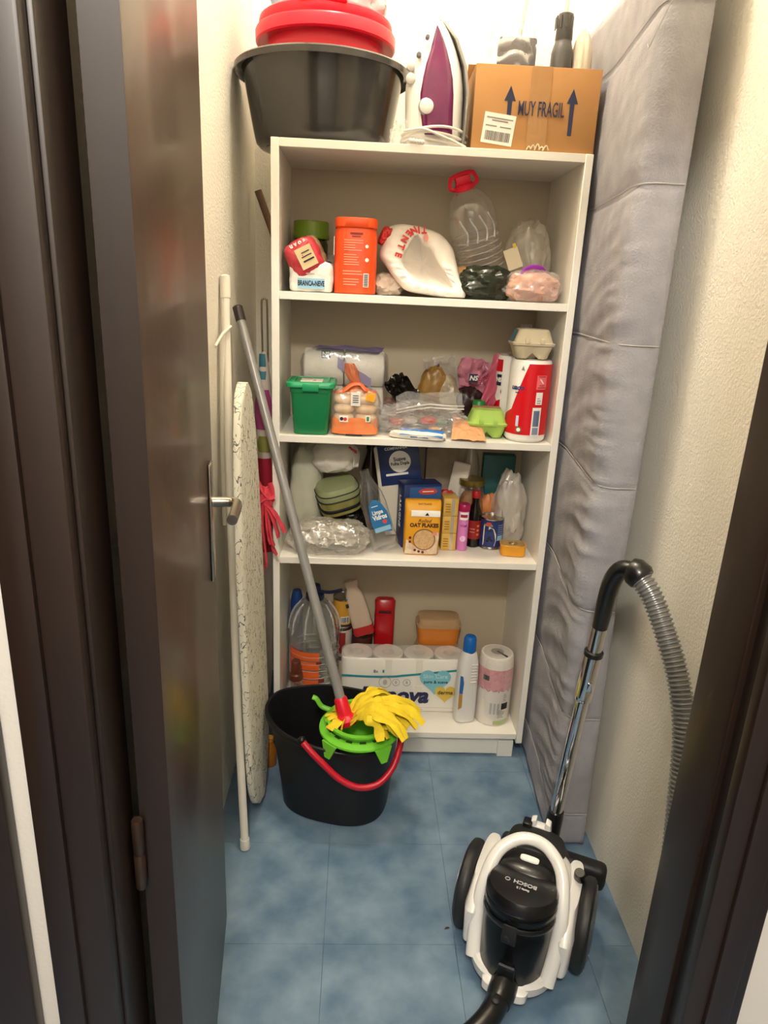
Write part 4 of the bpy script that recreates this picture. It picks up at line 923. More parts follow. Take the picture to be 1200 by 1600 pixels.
# orange food tubs
def tub(loc, lab, h):
    t = thing('food_tub', lab, 'tub', loc, group='orange food tubs')
    t.scale = (1, .82, 1)
    part(t, 'tub', loft(nb(), [sup(.066, .045, 0, 5), sup(.069, .048, .003, 5), sup(.074, .052, h, 5), sup(.077, .055, h, 5), sup(.077, .055, h+.004, 5)]), mat('tub_orange', '#cf7a2a', .35))
    part(t, 'lid', loft(nb(), [sup(.0775, .0555, h+.0045, 5), sup(.078, .056, h+.012, 5), sup(.074, .052, h+.014, 5), sup(.07, .048, h+.034, 5), sup(.066, .045, h+.036, 5)]), mat('tub_lid', '#b48f68', .35))
    return t
tub((.537, .270, z0), 'lower orange tub hidden behind the toilet paper', .15)
tub((.537, .270, z0+.1865), 'upper orange tub with clear beige lid behind the toilet paper', .062)
# toilet paper eight pack
t = thing('toilet_paper_pack', 'eight-roll white toilet paper pack with navy lettering on the bottom shelf', 'toilet paper', (.413, .165, z0))
for i in range(4):
    for k in range(2): roll(t, TR(-.1545+.103*i, 0, .001+.099*k), .051, .0985)
def packring(z, g=0):
    o = []
    for i in range(96):
        a = 2*PI*i/96; x, y, _ = sup(.2065+g, .0525+g, z, 7, 96)[i]
        y *= 1-.05*(.5+.5*math.cos(x/.103*2*PI+PI*0))*0
        sc = 1-.07*(1-abs(math.cos(PI*(x)/.103+PI/2)))**2
        o.append((x, y*sc, z))
    return o
WRAPM = mat('wrap_white', '#e9e5da', .3, bump=.12, bscale=22)
part(t, 'wrap', loft(nb(), [packring(.0, -.004), packring(.003), packring(.12), packring(.192), packring(.1975, -.004)], True, False), WRAPM)
part(t, 'top_film', loft(nb(), [packring(.1978, -.004), packring(.1995, -.01)], False, True), clear('film_top', haze=.15, gloss=.4, bump=.4))
yf = -.0532
TEAL = mat('print_teal', '#1d8a96', .45)
b = sheet(lambda u, v: (-.204+.4*u, -.0534, .132-.004*math.sin(min(1, u/.5)*PI)+.034*max(0, u-.45)**1.1*1.6+.0075*v), 40, 2, .0006); part(t, 'teal_stripe', b, TEAL)
txt(t, 'Renova', -.03, .062, .078, mat('print_deepnavy', '#1c2350', .45), y=yf, bold=.003, shear=.22, sx=.98)
txt(t, '8x', -.092, .152, .016, mat('print_slate', '#3a4a5a', .6), y=yf); rects(t, 'roll_mark', [(-.07, .148, -.064, .158)], TEAL, y=yf)
for x, r in ((-.06, .02), (-.024, .012), (.012, .012)):
    b = nb(); P = [(x+r*math.cos(i*PI/16), yf-.0006, .112+r*math.sin(i*PI/16)) for i in range(33)]; tube(b, P, .0007, 5); part(t, 'ring_mark', b, MC['print_grey'])
    polyd(t, 'icon', disc(x, .112, r*.35, r*.5), mat('print_lightgrey', '#bdb8b0', .6), y=yf)
polyd(t, 'blue_heart', heart(.106, .122, .055), mat('heart_blue', '#7fc0cc', .45), y=yf-.0008); txt(t, 'Skin Care', .106, .138, .021, mat('print_aqua', '#c2e2e6', .5), y=yf-.0015); txt(t, 'puro & suave', .108, .117, .015, mat('print_slate2', '#25506a', .5), y=yf-.0015, bold=.0003)
polyd(t, 'gold_heart', heart(.142, .075, .037), mat('heart_gold', '#d9b84a', .45), y=yf-.0016); txt(t, 'derma', .142, .078, .02, mat('print_darkolive', '#4a4420', .5), y=yf-.0023, bold=.0004)
rects(t, 'seam_line', [(-.2, .018, .19, .0186)], MC['print_lightgrey'], y=yf); rects(t, 'fine_print', [(.02, .009, .07, .011)], MC['print_lightgrey'], y=yf)
txt(t, 'nova', -.06, .0, .022, MC['print_deepnavy'], M=TR(-.2075, .05, .17) @ RZ(-PI/2), bold=.0006, name='side_lettering')
# white bottle with blue cap, kitchen roll
t = thing('cleaner_bottle', 'tall white cleaner bottle with blue cap at the bottom shelf front', 'bottle', (.618, .082, z0), (0, 0, rad(12)))
part(t, 'bottle', loft(nb(), [sup(.03, .024, 0, 3), sup(.034, .028, .004, 3), sup(.035, .029, .05, 3), sup(.034, .028, .17, 3), sup(.032, .027, .215, 2.8), sup(.024, .023, .25, 2.4), sup(.018, .018, .262, 2)]), mat('bottle_white', '#dfdcd6', .3))
part(t, 'cap', loft(nb(), [sup(.0215, .0215, .25, 2), sup(.022, .022, .252, 2), sup(.02, .02, .298, 2), sup(.016, .016, .305, 2), sup(.006, .006, .307, 2)]), mat('cap_blue', '#1664b4', .35))
for k in range(7): part(t, 'grip_rib', bx(.002, -.0302, .15+.0105*k, .022, -.026, .154+.0105*k, bev=.0012), MC['bottle_white'])
polyd(t, 'blue_label', [(-.033, .115), (-.021, .11), (-.019, .15), (-.024, .175), (-.033, .18)], mat('label_blue2', '#2f66a8', .4), y=-.0262); polyd(t, 'gold_label', [(-.033, .055), (-.02, .06), (-.021, .108), (-.033, .113)], mat('label_gold', '#b98a3c', .45), y=-.0262)
t = thing('kitchen_roll', 'kitchen roll with pink print standing at bottom shelf right corner', 'kitchen roll', (.713, .098, z0))
part(t, 'roll', lathe(nb(), [(.02, 0), (.054, 0), (.057, .003), (.0575, .2), (.054, .238), (.05, .243), (.021, .244), (.019, .236)], 44, True, True), mat('roll_white', '#e6ded2', .5, bump=.3, bscale=35))
part(t, 'core', lathe(nb(), [(.02, .2445), (.019, .2448)], 24), mat('core_grey', '#a69a8a', .8))
part(t, 'pink_print', loft(nb(), [[(.0582*math.sin(rad(-100+i*5)), -.0582*math.cos(rad(-100+i*5)), z+(.012*abs(math.sin(i*.9)) if z < .13 else 0)) for i in range(41)]+[(.0576*math.sin(rad(100-i*5)), -.0576*math.cos(rad(100-i*5)), z+(.012*abs(math.sin((40-i)*.9)) if z < .13 else 0)) for i in range(41)] for z in (.122, .205)]), mat('pink_speckle', '#e2b6b2', .45, hex2='#d8707e', var=.35, vscale=90))
rects(t, 'dark_print', [(-.052, .165, -.03, .182), (.018, .062, .042, .085)], BLK, R=.0588); rects(t, 'green_band', [(-.005, .006, .05, .02)], mat('print_lime', '#a3b84e', .5), R=.0582)
fine(t, .008, .03, .034, .06, 5, 0, MC['print_grey'], R=.0582); fine(t, .022, .09, .036, .122, 5, 0, MC['print_grey'], R=.0584); rects(t, 'fine_print', [(-.02+.012*i, .045, -.013+.012*i, .085) for i in range(3)], MC['print_lightgrey'], R=.0582)
b = bx(-.003, -.045, .2446, .003, .0, .2462, M=RZ(rad(35))); part(t, 'black_tape', b, BLK)
part(t, 'film', lathe(nb(), [(.0592, .002), (.0597, .2), (.056, .24), (.03, .2475), (.005, .248)], 44, False, True), clear('film_roll', haze=.08, gloss=.4, bump=.5))
# ------------------------------------------------------------------ ironing board on the left wall
t = thing('ironing_board', 'white ironing board with dark scribble cover leaning on the left wall', 'ironing board', (-.022, -.2, 0))
BOARDM = bpy.data.materials.new('scribble_cover'); BOARDM.use_nodes = True
def scribble(m):
    nt = m.node_tree; L = nt.links.new; N = nt.nodes.new; bs = nt.nodes['Principled BSDF']; bs.inputs['Roughness'].default_value = .85
    tc = N('ShaderNodeTexCoord'); acc = None
    for sc, r, th in ((30, .35, .008), (40, -.7, .008), (26, 1.2, .006)):
        mp = N('ShaderNodeMapping'); mp.inputs['Rotation'].default_value = (r, 0, 0); mp.inputs['Scale'].default_value = (sc, sc, sc*.6); L(tc.outputs['Object'], mp.inputs[0])
        nz = N('ShaderNodeTexNoise'); nz.inputs['Scale'].default_value = 1.0; nz.inputs['Detail'].default_value = 1.5; L(mp.outputs[0], nz.inputs['Vector'])
        a = N('ShaderNodeMath'); a.operation = 'SUBTRACT'; a.inputs[1].default_value = .5; L(nz.outputs[0], a.inputs[0])
        b_ = N('ShaderNodeMath'); b_.operation = 'ABSOLUTE'; L(a.outputs[0], b_.inputs[0])
        c = N('ShaderNodeMath'); c.operation = 'LESS_THAN'; c.inputs[1].default_value = th; L(b_.outputs[0], c.inputs[0])
        n2 = N('ShaderNodeTexNoise'); n2.inputs['Scale'].default_value = sc*1.3; L(tc.outputs['Object'], n2.inputs['Vector'])
        g = N('ShaderNodeMath'); g.operation = 'GREATER_THAN'; g.inputs[1].default_value = .47; L(n2.outputs[0], g.inputs[0])
        e = N('ShaderNodeMath'); e.operation = 'MULTIPLY'; L(c.outputs[0], e.inputs[0]); L(g.outputs[0], e.inputs[1])
        if acc is None: acc = e
        else:
            x = N('ShaderNodeMath'); x.operation = 'MAXIMUM'; L(acc.outputs[0], x.inputs[0]); L(e.outputs[0], x.inputs[1]); acc = x
    mx = N('ShaderNodeMix'); mx.data_type = 'RGBA'; mx.inputs[6].default_value = lin('#e6e1cf'); mx.inputs[7].default_value = lin('#6d6c62'); L(acc.outputs[0], mx.inputs[0]); L(mx.outputs[2], bs.inputs['Base Color'])
scribble(BOARDM)
def halfw(s):       # half width along the board, s = 0 bottom .. 1 top
    top = max(0, 1-((s-.55)/.45)**2)**.5 if s > .55 else 1
    bot = (1-((.2-s)/.2)**2.2)**.5 if s < .2 else 1
    return max(.012, (.15*top**.8*bot))
rings = []; NS = 60; HB = 1.215
for k in range(NS+1):
    s = k/NS; z = .025+(HB-.025)*s; hw = halfw(s); lean = -.022+.03*(1-s)
    o = []
    for x, y, _ in sup(.0125, hw, 0, 5, 40):
        tw = .02*y
        o.append((x+lean+tw+.0012*noise.noise(Vector((y*20, z*14, 0))), y-.01, z))
    rings.append(o)
part(t, 'cover', loft(nb(), rings), BOARDM)
LW = mat('leg_white', '#ece6d8', .35)
def wp(pts, o=(-.022, -.2, 0)): return [tuple(a-b_ for a, b_ in zip(p, o)) for p in pts]
part(t, 'leg', tube(nb(), wp([(-.03, -.392, .012), (-.052, -.33, .4), (-.078, -.22, .95), (-.1, -.1, 1.44)]), .0105, 16), LW)
part(t, 'leg', tube(nb(), wp([(-.096, -.2, .85), (-.099, -.18, 1.05), (-.102, -.14, 1.32)]), .0075, 14), LW)
part(t, 'foot_cap', tube(nb(), wp([(-.0295, -.393, .001), (-.0299, -.392, .006), (-.031, -.389, .03)]), [.0125, .0135, .0125], 16), LW)
part(t, 'end_cap', tube(nb(), wp([(-.0986, -.108, 1.405), (-.1, -.1, 1.44), (-.1003, -.098, 1.455), (-.1005, -.097, 1.458)]), [.0125, .013, .013, .009], 16), LW)
part(t, 'crossbar', tube(nb(), wp([(-.1, -.24, 1.3), (-.095, -.17, 1.325), (-.083, -.13, 1.34)]), .0035, 10), LW)

# ------------------------------------------------------------------ mop bucket
BC = Vector((.205, -.185, 0)); BR = rad(-16)
t = thing('mop_bucket', 'black oval mop bucket with green wringer and red handle on the floor', 'bucket', BC, (0, 0, BR))
BUCK = mat('bucket_black', '#151517', .42, spec=.4)
def bring(a, b, z, spout=0, dip=0, n=72):
    o = []
    for i in range(n):
        th_ = 2*PI*i/n; c, s = math.cos(th_), math.sin(th_)
        x = a*math.copysign(abs(c)**(2/2.6), c); y = b*math.copysign(abs(s)**(2/2.6), s)
        w_ = max(0, -c)**6*spout; x -= w_*.028; 
        zz = z+.012*max(0, -c)**8*spout
        zz -= dip*.022*max(0, math.cos(th_+1.0))**4
        o.append((x, y, zz))
    return o
ZR = .283
rr = [bring(.148, .112, .0005), bring(.153, .117, .004), bring(.158, .122, .06), bring(.168, .132, .17, .3), bring(.174, .14, .255, .8), bring(.181, .147, .262, 1), bring(.1825, .1485, .266, 1), bring(.1825, .1485, ZR-.003, 1, 1), bring(.18, .146, ZR, 1, 1), bring(.1745, .1405, ZR-.002, 1, 1), bring(.17, .136, .25, .8), bring(.153, .118, .06), bring(.143, .108, .006)]
part(t, 'pail', loft(nb(), rr), BUCK)
LIME = mat('lime_plastic', '#6fc233', .4)
wr = part(t, 'wringer', lathe(nb(), [(.05, .2), (.055, .2), (.084, .283), (.0855, .292), (.092, .292), (.0935, .296), (.093, .3), (.0815, .3), (.081, .292), (.052, .203)], 48, True, True, M=TR(.078, -.043, .016)), LIME)
b = lathe(nb(), [(.084, .276), (.110, .270), (.113, .272), (.112, .277), (.088, .283), (.084, .276)], 56, False, False, M=TR(.078, -.043, .014))
# tray collar of the wringer
part(wr, 'collar', b, LIME)
def wpoint(a, r, z): return (.078+r*math.cos(a), -.043+r*math.sin(a), z+.014)
for a in (-118, -42, 22):
    A_ = rad(a); b = nb(); ca, sa = math.cos(A_), math.sin(A_)
    t2 = bmesh.new(); P = []
    for w_, z, r in ((-.026, .292, .114), (.026, .292, .114), (.009, .252, .1205), (-.009, .252, .1205)):
        P.append(Vector((.078+r*ca-w_*sa, -.043+r*sa+w_*ca, z-.002)))
    prism_v = [t2.verts.new(p) for p in P]+[t2.verts.new(p+Vector((ca, sa, 0))*.005) for p in P]
    for f in ((0, 1, 2, 3), (7, 6, 5, 4), (0, 4, 5, 1), (1, 5, 6, 2), (2, 6, 7, 3), (3, 7, 4, 0)): t2.faces.new([prism_v[i] for i in f])
    bmesh.ops.recalc_face_normals(t2, faces=t2.faces[:]); part(wr, 'clip', t2, LIME)
b = nb(); tube(b, smooth([wpoint(rad(165), .085, .292), wpoint(rad(170), .12, .3), wpoint(rad(172), .135, .322), wpoint(rad(173), .147, .327)], 5), .007, 10, flat=.5); part(wr, 'hook', b, LIME)
for k in range(9):
    a = rad(-165+24*k); ca, sa = math.cos(a), math.sin(a)
    part(wr, 'slot', bx(-.004, -.0085, .283, .004, .0085, .2895, M=TR(.078+.0875*ca, -.043+.0875*sa, .008) @ RZ(a)), mat('slot_dark', '#1f3d12', .7))
def loc(p): return (Matrix.Rotation(-BR, 3, 'Z') @ (Vector(p)-BC))
HP = [(.118, -.33, .292), (.14, -.342, .272), (.166, -.352, .25), (.216, -.366, .208), (.268, -.372, .186), (.319, -.362, .19), (.358, -.335, .22), (.378, -.295, .258), (.383, -.262, .276)]
part(t, 'carry_handle', tube(nb(), smooth([loc(p) for p in HP], 6), .0088, 14), mat('handle_crimson', '#b81026', .35))
for p in ((.113, -.318, .29), (.379, -.25, .276)):
    q = loc(p); b = nb(); bmesh.ops.create_uvsphere(b, u_segments=14, v_segments=8, radius=.011); b.transform(TR(*q)); part(t, 'pivot', b, BUCK)

# ------------------------------------------------------------------ mop
m0 = Vector((.2285, -.25, .312)); m1 = Vector((-.094, .028, 1.385))
t = thing('mop', 'yellow strip mop with grey pole and red socket resting in the black bucket', 'mop', m0)
D = m1-m0
part(t, 'pole', tube(nb(), [D*.03, D*.5, D*.985], [.0135, .0125, .0115], 18), mat('pole_grey', '#94928f', .32, .25))
part(t, 'end_cap', tube(nb(), [D*.965, D*.997, D*1.0], [.0135, .0135, .009], 18), mat('cap_brownblack', '#2b2220', .4))
part(t, 'socket', tube(nb(), [D*-.012, D*.0, D*.006, D*.012, D*.05, D*.055], [.03, .034, .03, .021, .0185, .015], 24), mat('socket_red', '#d6122c', .35))
YM = mat('mop_yellow', '#f0d42c', .85, bump=.4, bscale=120, hex2='#dcbc20', var=.5, vscale=30)
R_ = random.Random(7)
for k in range(48):
    if k < 40:
        a = rad(-40+84*((k*17%40)/39))+R_.uniform(-.08, .08); L_ = R_.uniform(.125, .2)-.04*abs((k*17%40)/39-.5); hgt = R_.uniform(.014, .058)
        st = Vector((.018*math.cos(a), .018*math.sin(a)+R_.uniform(-.01, .01), .004)); pts = [st]
        for i in range(1, 6):
            f = i/5; w_ = R_.uniform(-.012, .012)
            zz = .004+hgt*math.sin(PI*min(1, f*.92))*1.0-(.012*max(0, f-.75)/.25)
            pts.append(st+Vector((L_*f*math.cos(a)-w_*math.sin(a), L_*f*math.sin(a)+w_*math.cos(a), zz)))
    else:
        a = rad(R_.uniform(70, 300)); L_ = R_.uniform(.04, .055); st = Vector((.012*math.cos(a), .012*math.sin(a), .0)); pts = [st+Vector((L_*f*math.cos(a), L_*f*math.sin(a), .01*math.sin(PI*f)+R_.uniform(-.002, .002))) for f in (0, .3, .6, 1)]
    P = smooth(pts, 5); b = nb()
    tube(b, P, [.0115+.0025*math.sin(i*.9+k) for i in range(len(P))], 8, flat=.2, up=(-math.sin(a), math.cos(a), .25*math.sin(k*2.1)) if k % 4 else (.3, .3, .6))
    part(t, 'mop_strip', b, YM)
for c, r0 in (((.105, -.045, .046), .026), ((.085, -.02, .052), .017)):
    pts = [(c[0]+(r0-.0028*i)*math.cos(i*.75), c[1]+(r0-.0028*i)*math.sin(i*.75), c[2]+.002*math.sin(i)) for i in range(8)]
    P = smooth(pts, 4); b = nb(); tube(b, P, .009, 8, flat=.3, up=(0, 0, 1)); part(t, 'mop_strip', b, YM)

# ------------------------------------------------------------------ things between bookcase and left wall
stick('broom_stick', 'brown wooden stick leaning behind the bookcase at the left', 'stick', (.56, .47, .0), (-.088, .40, 1.71), .011, mat('stick_brown', '#8a6a52', .6))
t = thing('umbrella', 'folded white umbrella with pink and blue patches beside the bookcase', 'umbrella', (-.052, .235, 0))
UW = mat('umbrella_white', '#dcd0c4', .6, bump=.2)
part(t, 'canopy', loft(nb(), [sup(.012, .012, .08, 2, 24), sup(.022, .026, .2, 2, 24), sup(.028, .034, .8, 2, 24), sup(.026, .032, 1.1, 2, 24), sup(.016, .02, 1.2, 2, 24), sup(.008, .008, 1.25, 2, 24)]), UW)
for nm, c, z0_, z1_, a0, a1 in (('blue_patch', '#3f8296', 1.17, 1.245, -80, 30), ('pink_patch', '#a8457c', 1.02, 1.14, -70, 60), ('green_patch', '#9a9a4e', .95, 1.0, -40, 60), ('red_patch', '#b8203c', .62, .93, -80, 70)):
    def pf_(u, v, z0_=z0_, z1_=z1_, a0=a0, a1=a1):
        z = z0_+(z1_-z0_)*v; a = rad(a0+(a1-a0)*u); s_ = .5+.5*math.sin(PI*max(.05, min(.95, v)))**.5
        k = 1 if z < 1.1 else 1-.45*(z-1.1)/.1 if z < 1.2 else .5
        a = a*s_; return ((.0285*k+.001)*math.sin(a), -(.0345*k+.001)*math.cos(a), z)
    part(t, nm, sheet(pf_, 12, 10, .0006), mat('patch'+c, c, .6))
part(t, 'shaft', tube(nb(), [(0, 0, .0), (0, 0, .1)], .005, 10), STEEL)
part(t, 'rod', tube(nb(), smooth([(-.004, 0, 1.22), (-.006, 0, 1.38), (-.002, .0, 1.4), (.006, 0, 1.4), (.01, 0, 1.38), (.012, 0, 1.22)], 4), .003, 8), STEEL)
t = thing('strip_cloth', 'coral red knotted cloth strips hanging at the bookcase left edge', 'cloth', (-.014, -.045, .66))
CORAL = mat('coral_cloth', '#d8414f', .8, bump=.3, bscale=90)
R_ = random.Random(11)
b = blob(.02, .02, .028, 121, .25, 3, 2.2); b.transform(TR(.0, .01, .19)); part(t, 'knot', b, CORAL)
for pts in ([(-.018, .0, .265), (-.004, -.006, .235), (.012, -.008, .22), (.018, -.004, .2)], [(-.02, 0, .2), (.0, -.01, .22), (.02, -.004, .225), (.012, .008, .26)],
            [(0, 0, .205), (.022, -.012, .185), (.044, -.016, .15), (.056, -.018, .125)], [(0, 0, .2), (.02, -.016, .17), (.034, -.018, .13), (.038, -.02, .11)],
            [(0, -.002, .2), (.012, -.016, .15), (.02, -.02, .1), (.026, -.018, .085)], [(0, 0, .2), (.005, -.018, .15), (.01, -.018, .11), (.016, -.02, .09)],
            [(-.006, 0, .2), (-.006, -.016, .14), (.002, -.018, .06), (.004, -.016, .02)], [(-.01, 0, .2), (-.012, -.012, .13), (-.008, -.01, .05), (-.006, -.008, .0)], [(0, .004, .2), (.016, -.008, .12), (.02, -.012, .08), (.032, -.012, .055)]):
    P = smooth(pts, 6); bb = nb(); tube(bb, P, [.0115+.0015*math.sin(i+pts[0][0]*99) for i in range(len(P))], 8, flat=.3, up=(0, 1, .2)); part(t, 'strip', bb, CORAL)
t = thing('amber_bottle', 'small amber bottle on the floor behind the black bucket', 'bottle', (-.006, -.045, 0), )
part(t, 'bottle', lathe(nb(), [(.018, 0), (.02, .003), (.02, .06), (.01, .08), (.009, .09)], 24), mat('amber_glass', '#a8641a', .15)); part(t, 'cap', lathe(nb(), [(.011, .088), (.011, .1), (.005, .101)], 18), mat('cap_amber', '#c98a2a', .4))

# ------------------------------------------------------------------ vacuum cleaner
VX, VY, VR, VS = .652, -.665, rad(-25), .91
t = thing('vacuum_cleaner', 'white and black bagless canister vacuum cleaner on the blue floor', 'vacuum cleaner', (VX, VY, 0), (0, 0, VR)); t.scale = (VS, VS, VS)
VW = mat('vacuum_white', '#e9e7e3', .22, coat=.3); VB = mat('vacuum_black', '#131315', .3, coat=.2); VM = mat('vacuum_matte', '#1b1b1d', .5)
SMOKE = mat('smoke_bin', '#0c0d0f', .25, spec=.25)
n = 56
rings = []
for z, a, bf, br_, cy in ((.03, .104, .165, .14, 0), (.036, .112, .18, .15, 0), (.062, .116, .183, .155, 0), (.07, .112, .175, .155, 0), (.072, .112, .12, .155, 0), (.085, .12, .095, .165, 0), (.12, .122, .08, .168, .0), (.17, .12, .05, .158, 0), (.205, .112, .02, .14, 0), (.225, .096, .0, .13, 0), (.24, .07, -.02, .11, 0), (.246, .05, -.03, .09, 0)):
    o = []
    for i in range(n):
        th_ = 2*PI*i/n; c, s = math.cos(th_), math.sin(th_)
        x = a*math.copysign(abs(c)**.78, c); y = (br_ if s > 0 else bf)*math.copysign(abs(s)**(.85 if s > 0 or z > .071 else .7), s)
        o.append((x, y, z))
    rings.append(o)
part(t, 'body', loft(nb(), rings), VW)
part(t, 'underbody', loft(nb(), [sup(.08, .13, .012, 3, 40), sup(.09, .15, .02, 3, 40), sup(.092, .152, .034, 3, 40)]), VM)
BT = TR(0, -.108, .05) @ RX(rad(-10))
bn = part(t, 'dust_bin', lathe(nb(), [(.06, -.004), (.074, 0), (.078, .006), (.0815, .12), (.0835, .165), (.0855, .168), (.0855, .18), (.083, .182)], 48, M=BT), SMOKE)
part(bn, 'bin_band', lathe(nb(), [(.0845, .14), (.0862, .143), (.0862, .15), (.0845, .153)], 48, False, False, M=BT), VB)
lidp = part(t, 'bin_lid', lathe(nb(), [(.083, .181), (.0855, .184), (.085, .2), (.079, .21), (.06, .2155), (.02, .217)], 48, M=BT), VB)
for s_, x, y, sz in (('BOSCH', .006, -.012, .017), ('Serie | 2', .004, -.032, .009)):
    txt(lidp, s_, 0, 0, sz, mat('print_silver', '#c9c9c9', .4), M=BT @ TR(x, y, .2168) @ RZ(PI) @ RX(-PI/2), bold=.0004)
b = nb(); P = [(-.036+.0055*math.cos(i*PI/10), -.012+.0055*math.sin(i*PI/10), .217) for i in range(21)]; tube(b, P, .0008, 6); b.transform(BT); part(lidp, 'emblem', b, MC['print_silver'])
part(bn, 'latch', bx(-.02, -.0835, .018, .02, -.075, .05, bev=.003, M=BT), VB)
part(bn, 'latch_line', bx(-.023, -.085, .012, .023, -.078, .0145, bev=.0008, M=BT), mat('grey_edge', '#55565a', .3)); part(bn, 'latch_line', bx(-.018, -.0852, .05, .018, -.078, .052, bev=.0008, M=BT), MC['grey_edge'])
part(bn, 'button', lathe(nb(), [(.011, 0), (.011, .004), (.008, .006)], 20, M=BT @ TR(-.012, -.0815, .12) @ RX(PI/2)), VM)
part(bn, 'inner_sleeve', bx(-.022, -.0865, .108, .012, -.08, .155, bev=.003, M=BT), VM)
# carrying handle arch
b = nb(); P = smooth([(-.088, -.135, .055), (-.096, -.1, .12), (-.096, -.065, .2), (-.08, -.012, .262), (-.042, .022, .29), (0, .032, .297), (.042, .022, .29), (.08, -.012, .262), (.096, -.065, .2), (.096, -.1, .12), (.088, -.135, .055)], 6)
tube(b, P, [.019-.004*math.sin(PI*i/(len(P)-1)) for i in range(len(P))], 14, flat=.75, up=(1, 0, 0)); part(t, 'carry_handle', b, VW)
b = blob(.078, .055, .035, 0, 0, 1, 2.4, 4, flat=False); b.transform(TR(0, .0, .235) @ RX(rad(-8)) @ TR(0, 0, -.035)); part(t, 'handle_cover', b, VB)
part(t, 'power_button', loft(nb(), [sup(.022, .008, 0, 4, 28), sup(.023, .009, .003, 4, 28), sup(.02, .007, .006, 4, 28)], M=TR(.0, -.005, .268) @ RX(rad(12)) @ RZ(rad(0))), mat('button_white', '#f0efe9', .3))
part(t, 'exhaust_cover', loft(nb(), [sup(.082, .055, .13, 3, 40, 0, .1), sup(.085, .06, .2, 3, 40, 0, .1), sup(.07, .05, .245, 3, 40, 0, .09), sup(.04, .03, .255, 3, 40, 0, .08)]), VM)
part(t, 'pedal', bx(-.045, .12, .235, -.02, .15, .262, bev=.005), VB)
for s in (-1, 1):
    wh = part(t, 'wheel', lathe(nb(), [(.06, -.018), (.1, -.017), (.108, -.01), (.11, 0), (.108, .01), (.1, .015), (.095, .0155)], 56, M=TR(s*.147, .02, .1105) @ RY(s*PI/2) @ RZ(0)), VM)
    part(wh, 'hub_cap', lathe(nb(), [(.095, .013), (.094, .018), (.06, .023), (.055, .024), (.015, .025)], 48, M=TR(s*.147, .02, .1105) @ RY(s*PI/2)), mat('hub_grey', '#34353a', .3, coat=.3))
    P = [(.074*math.cos(rad(a)), .074*math.sin(rad(a)), .0215) for a in range(-80, 30, 6)]; b = nb(); tube(b, P, .0014, 6); b.transform(TR(s*.147, .02, .1105) @ RY(s*PI/2)); part(wh, 'trim_line', b, mat('trim_silver', '#b5b5b5', .3, .8))
    part(t, 'fender', loft(nb(), [sup(.02, .1, .06, 3, 30, s*.112, -.01), sup(.024, .108, .15, 3, 30, s*.112, .0), sup(.02, .085, .205, 3, 30, s*.108, .03), sup(.006, .05, .215, 3, 30, s*.106, .03)]), VW)
b = nb(); bmesh.ops.create_uvsphere(b, u_segments=20, v_segments=12, radius=.017); b.transform(TR(0, -.15, .0175)); part(t, 'caster', b, VM)
lip = part(t, 'front_lip', loft(nb(), [sup(.05, .022, .03, 3.5, 40, 0, -.17), sup(.054, .027, .036, 3.5, 40, 0, -.17), sup(.054, .027, .056, 3.5, 40, 0, -.168), sup(.046, .018, .064, 3.5, 40, 0, -.165)]), VW)
part(t, 'hose_socket', tube(nb(), [(0, -.17, .058), (-.002, -.205, .056), (-.004, -.225, .055)], [.033, .032, .028], 24), VB)
part(t, 'hose_release', lathe(nb(), [(.009, 0), (.009, .005), (.006, .007)], 18, M=TR(-.006, -.245, .082)), VM)
part(t, 'hose_connector', tube(nb(), smooth([(-.003, -.215, .056), (-.012, -.26, .056), (-.03, -.3, .05), (-.05, -.33, .043)], 5), [.0265]*6+[.0255]*10, 24), VB)
b = bx(-.03, .13, .12, .03, .185, .2, bev=.006); t2 = part(t, 'parking_bracket', prism(nb(), [(-.034, .17), (.034, .17), (.026, .262), (.012, .268), (.012, .25), (-.012, .25), (-.012, .268), (-.026, .262)], .135, .16, .003), VW)
part(t, 'accessory_clip', lathe(nb(), [(.012, 0), (.013, .004), (.013, .045), (.011, .05)], 20, M=TR(.118, .055, .2) @ RX(rad(25))), VB)
part(t, 'clip_cradle', loft(nb(), [sup(.028, .03, .15, 3, 30, .1, .06), sup(.03, .034, .185, 3, 30, .102, .06), sup(.022, .02, .2, 3, 30, .1, .065)]), VW)
# floor nozzle parked behind, wand, grip and hose (world frame points)
WM = (Matrix.Translation((VX, VY, 0)) @ Matrix.Rotation(VR, 4, 'Z') @ Matrix.Scale(VS, 4)).inverted()
def L3(p): return WM @ Vector(p)
nz = part(t, 'floor_nozzle', bx(-.11, .19, .05, .182, .24, .125, bev=.018, seg=3, M=TR(0, 0, 0)), VM)
w0 = Vector((.752, -.498, .14)); w1 = Vector((.783, -.535, .775))
U_ = w1-w0
part(t, 'wand_joint', tube(nb(), [L3(w0+U_*k) for k in (0, .12, .15)], [.024, .0225, .02], 20), VB)
CHR = mat('chrome', '#d6d6d8', .06, 1)
wd = part(t, 'wand', tube(nb(), [L3(w0+U_*k) for k in (.13, .4, .7)], .0165, 28), CHR)
part(t, 'wand_sleeve', tube(nb(), [L3(w0+U_*k) for k in (.665, .672, .685, .85, .858)], [.0175, .0205, .0212, .0212, .02], 28), CHR)
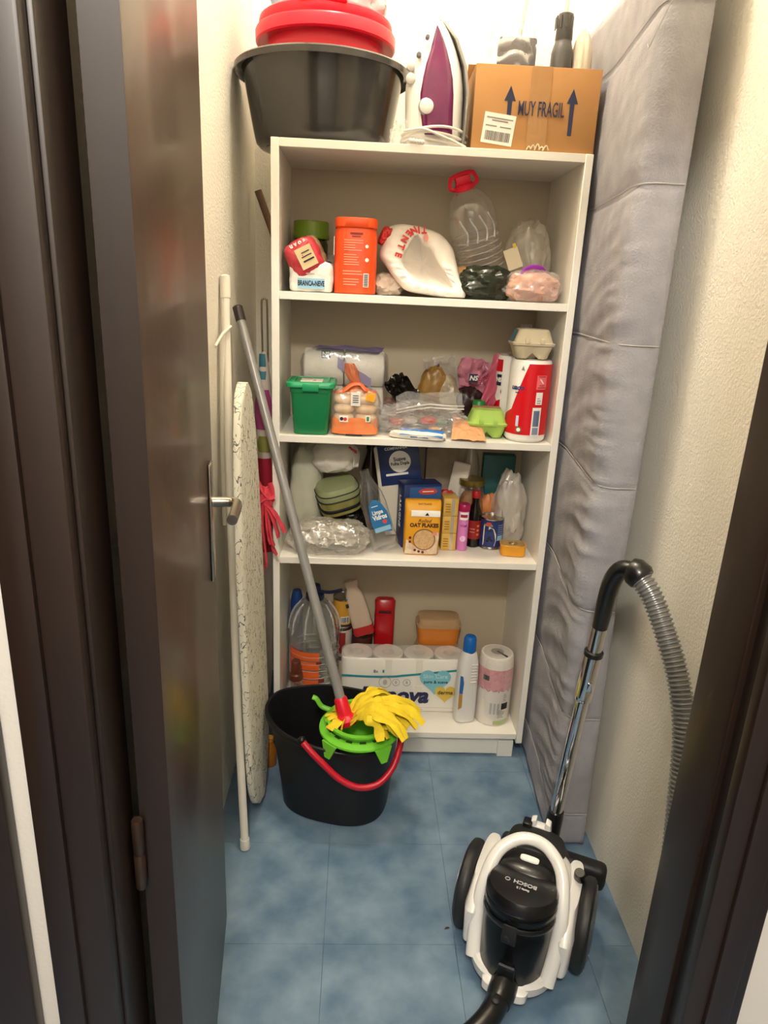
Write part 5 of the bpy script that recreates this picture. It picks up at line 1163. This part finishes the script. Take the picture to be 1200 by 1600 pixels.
part(t, 'wand_collar', tube(nb(), [L3(w0+U_*k) for k in (.852, .856, .872, .876)], [.0205, .0235, .0235, .0205], 24), VB)
part(t, 'grip_tube', tube(nb(), [L3(w0+U_*k) for k in (.86, .985)], .0178, 28), CHR)
part(t, 'release_button', bx(-.006, -.004, -.012, .006, .004, .012, bev=.002, M=TR(*L3(w0+U_*.74+Vector((0, -.0215, 0))))), CHR)
GP = smooth([w0+U_*.97, (.7815, -.548, .83), (.784, -.56, .88), (.793, -.578, .912), (.812, -.6, .916)], 7)
part(t, 'grip', tube(nb(), [L3(p) for p in GP], [.0185+.0035*math.sin(i*.12) for i in range(len(GP))], 22), VB)
part(t, 'hose_collar', tube(nb(), [L3(p) for p in ((.805, -.592, .917), (.81, -.598, .916), (.82, -.611, .909), (.823, -.615, .906))], [.028, .032, .032, .028], 24), VB)
HS = smooth([(.813, -.602, .913), (.836, -.635, .88), (.858, -.68, .815), (.875, -.725, .745), (.884, -.765, .66), (.878, -.805, .55), (.866, -.85, .42), (.85, -.9, .29), (.83, -.96, .15), (.78, -1.0, .06), (.7, -1.02, .03), (.62, -1.01, .03), (.54, -.985, .034), Vector((VX, VY, 0))+Matrix.Rotation(VR, 3, 'Z') @ Vector((-.05, -.33, .043))*VS], 12)
d = [0]
for i in range(1, len(HS)): d.append(d[-1]+(HS[i]-HS[i-1]).length)
RP_, RR = [], []; step = .0022; j = 0; s = 0; k = 0
while s < d[-1]:
    while d[j+1] < s: j += 1
    RP_.append(L3(HS[j].lerp(HS[j+1], (s-d[j])/(d[j+1]-d[j])))); RR.append((.0245, .0245, .02, .02)[k % 4]); k += 1; s += step
part(t, 'hose', tube(nb(), RP_, RR, 18), mat('hose_grey', '#8f8e8c', .3, .35))

solo('leaf_scrap', sheet(lambda u, v: (-.008+.016*u, (v-.5)*.006*math.sin(PI*max(.05, min(.95, u))), .0012+.0015*math.sin(u*5)), 8, 4, .0005), mat('leaf_brown', '#4a2a24', .8), 'tiny dry brown leaf scrap on the blue floor left of the vacuum cleaner', 'leaf', (.487, -.632, .0002), (0, 0, rad(25)))
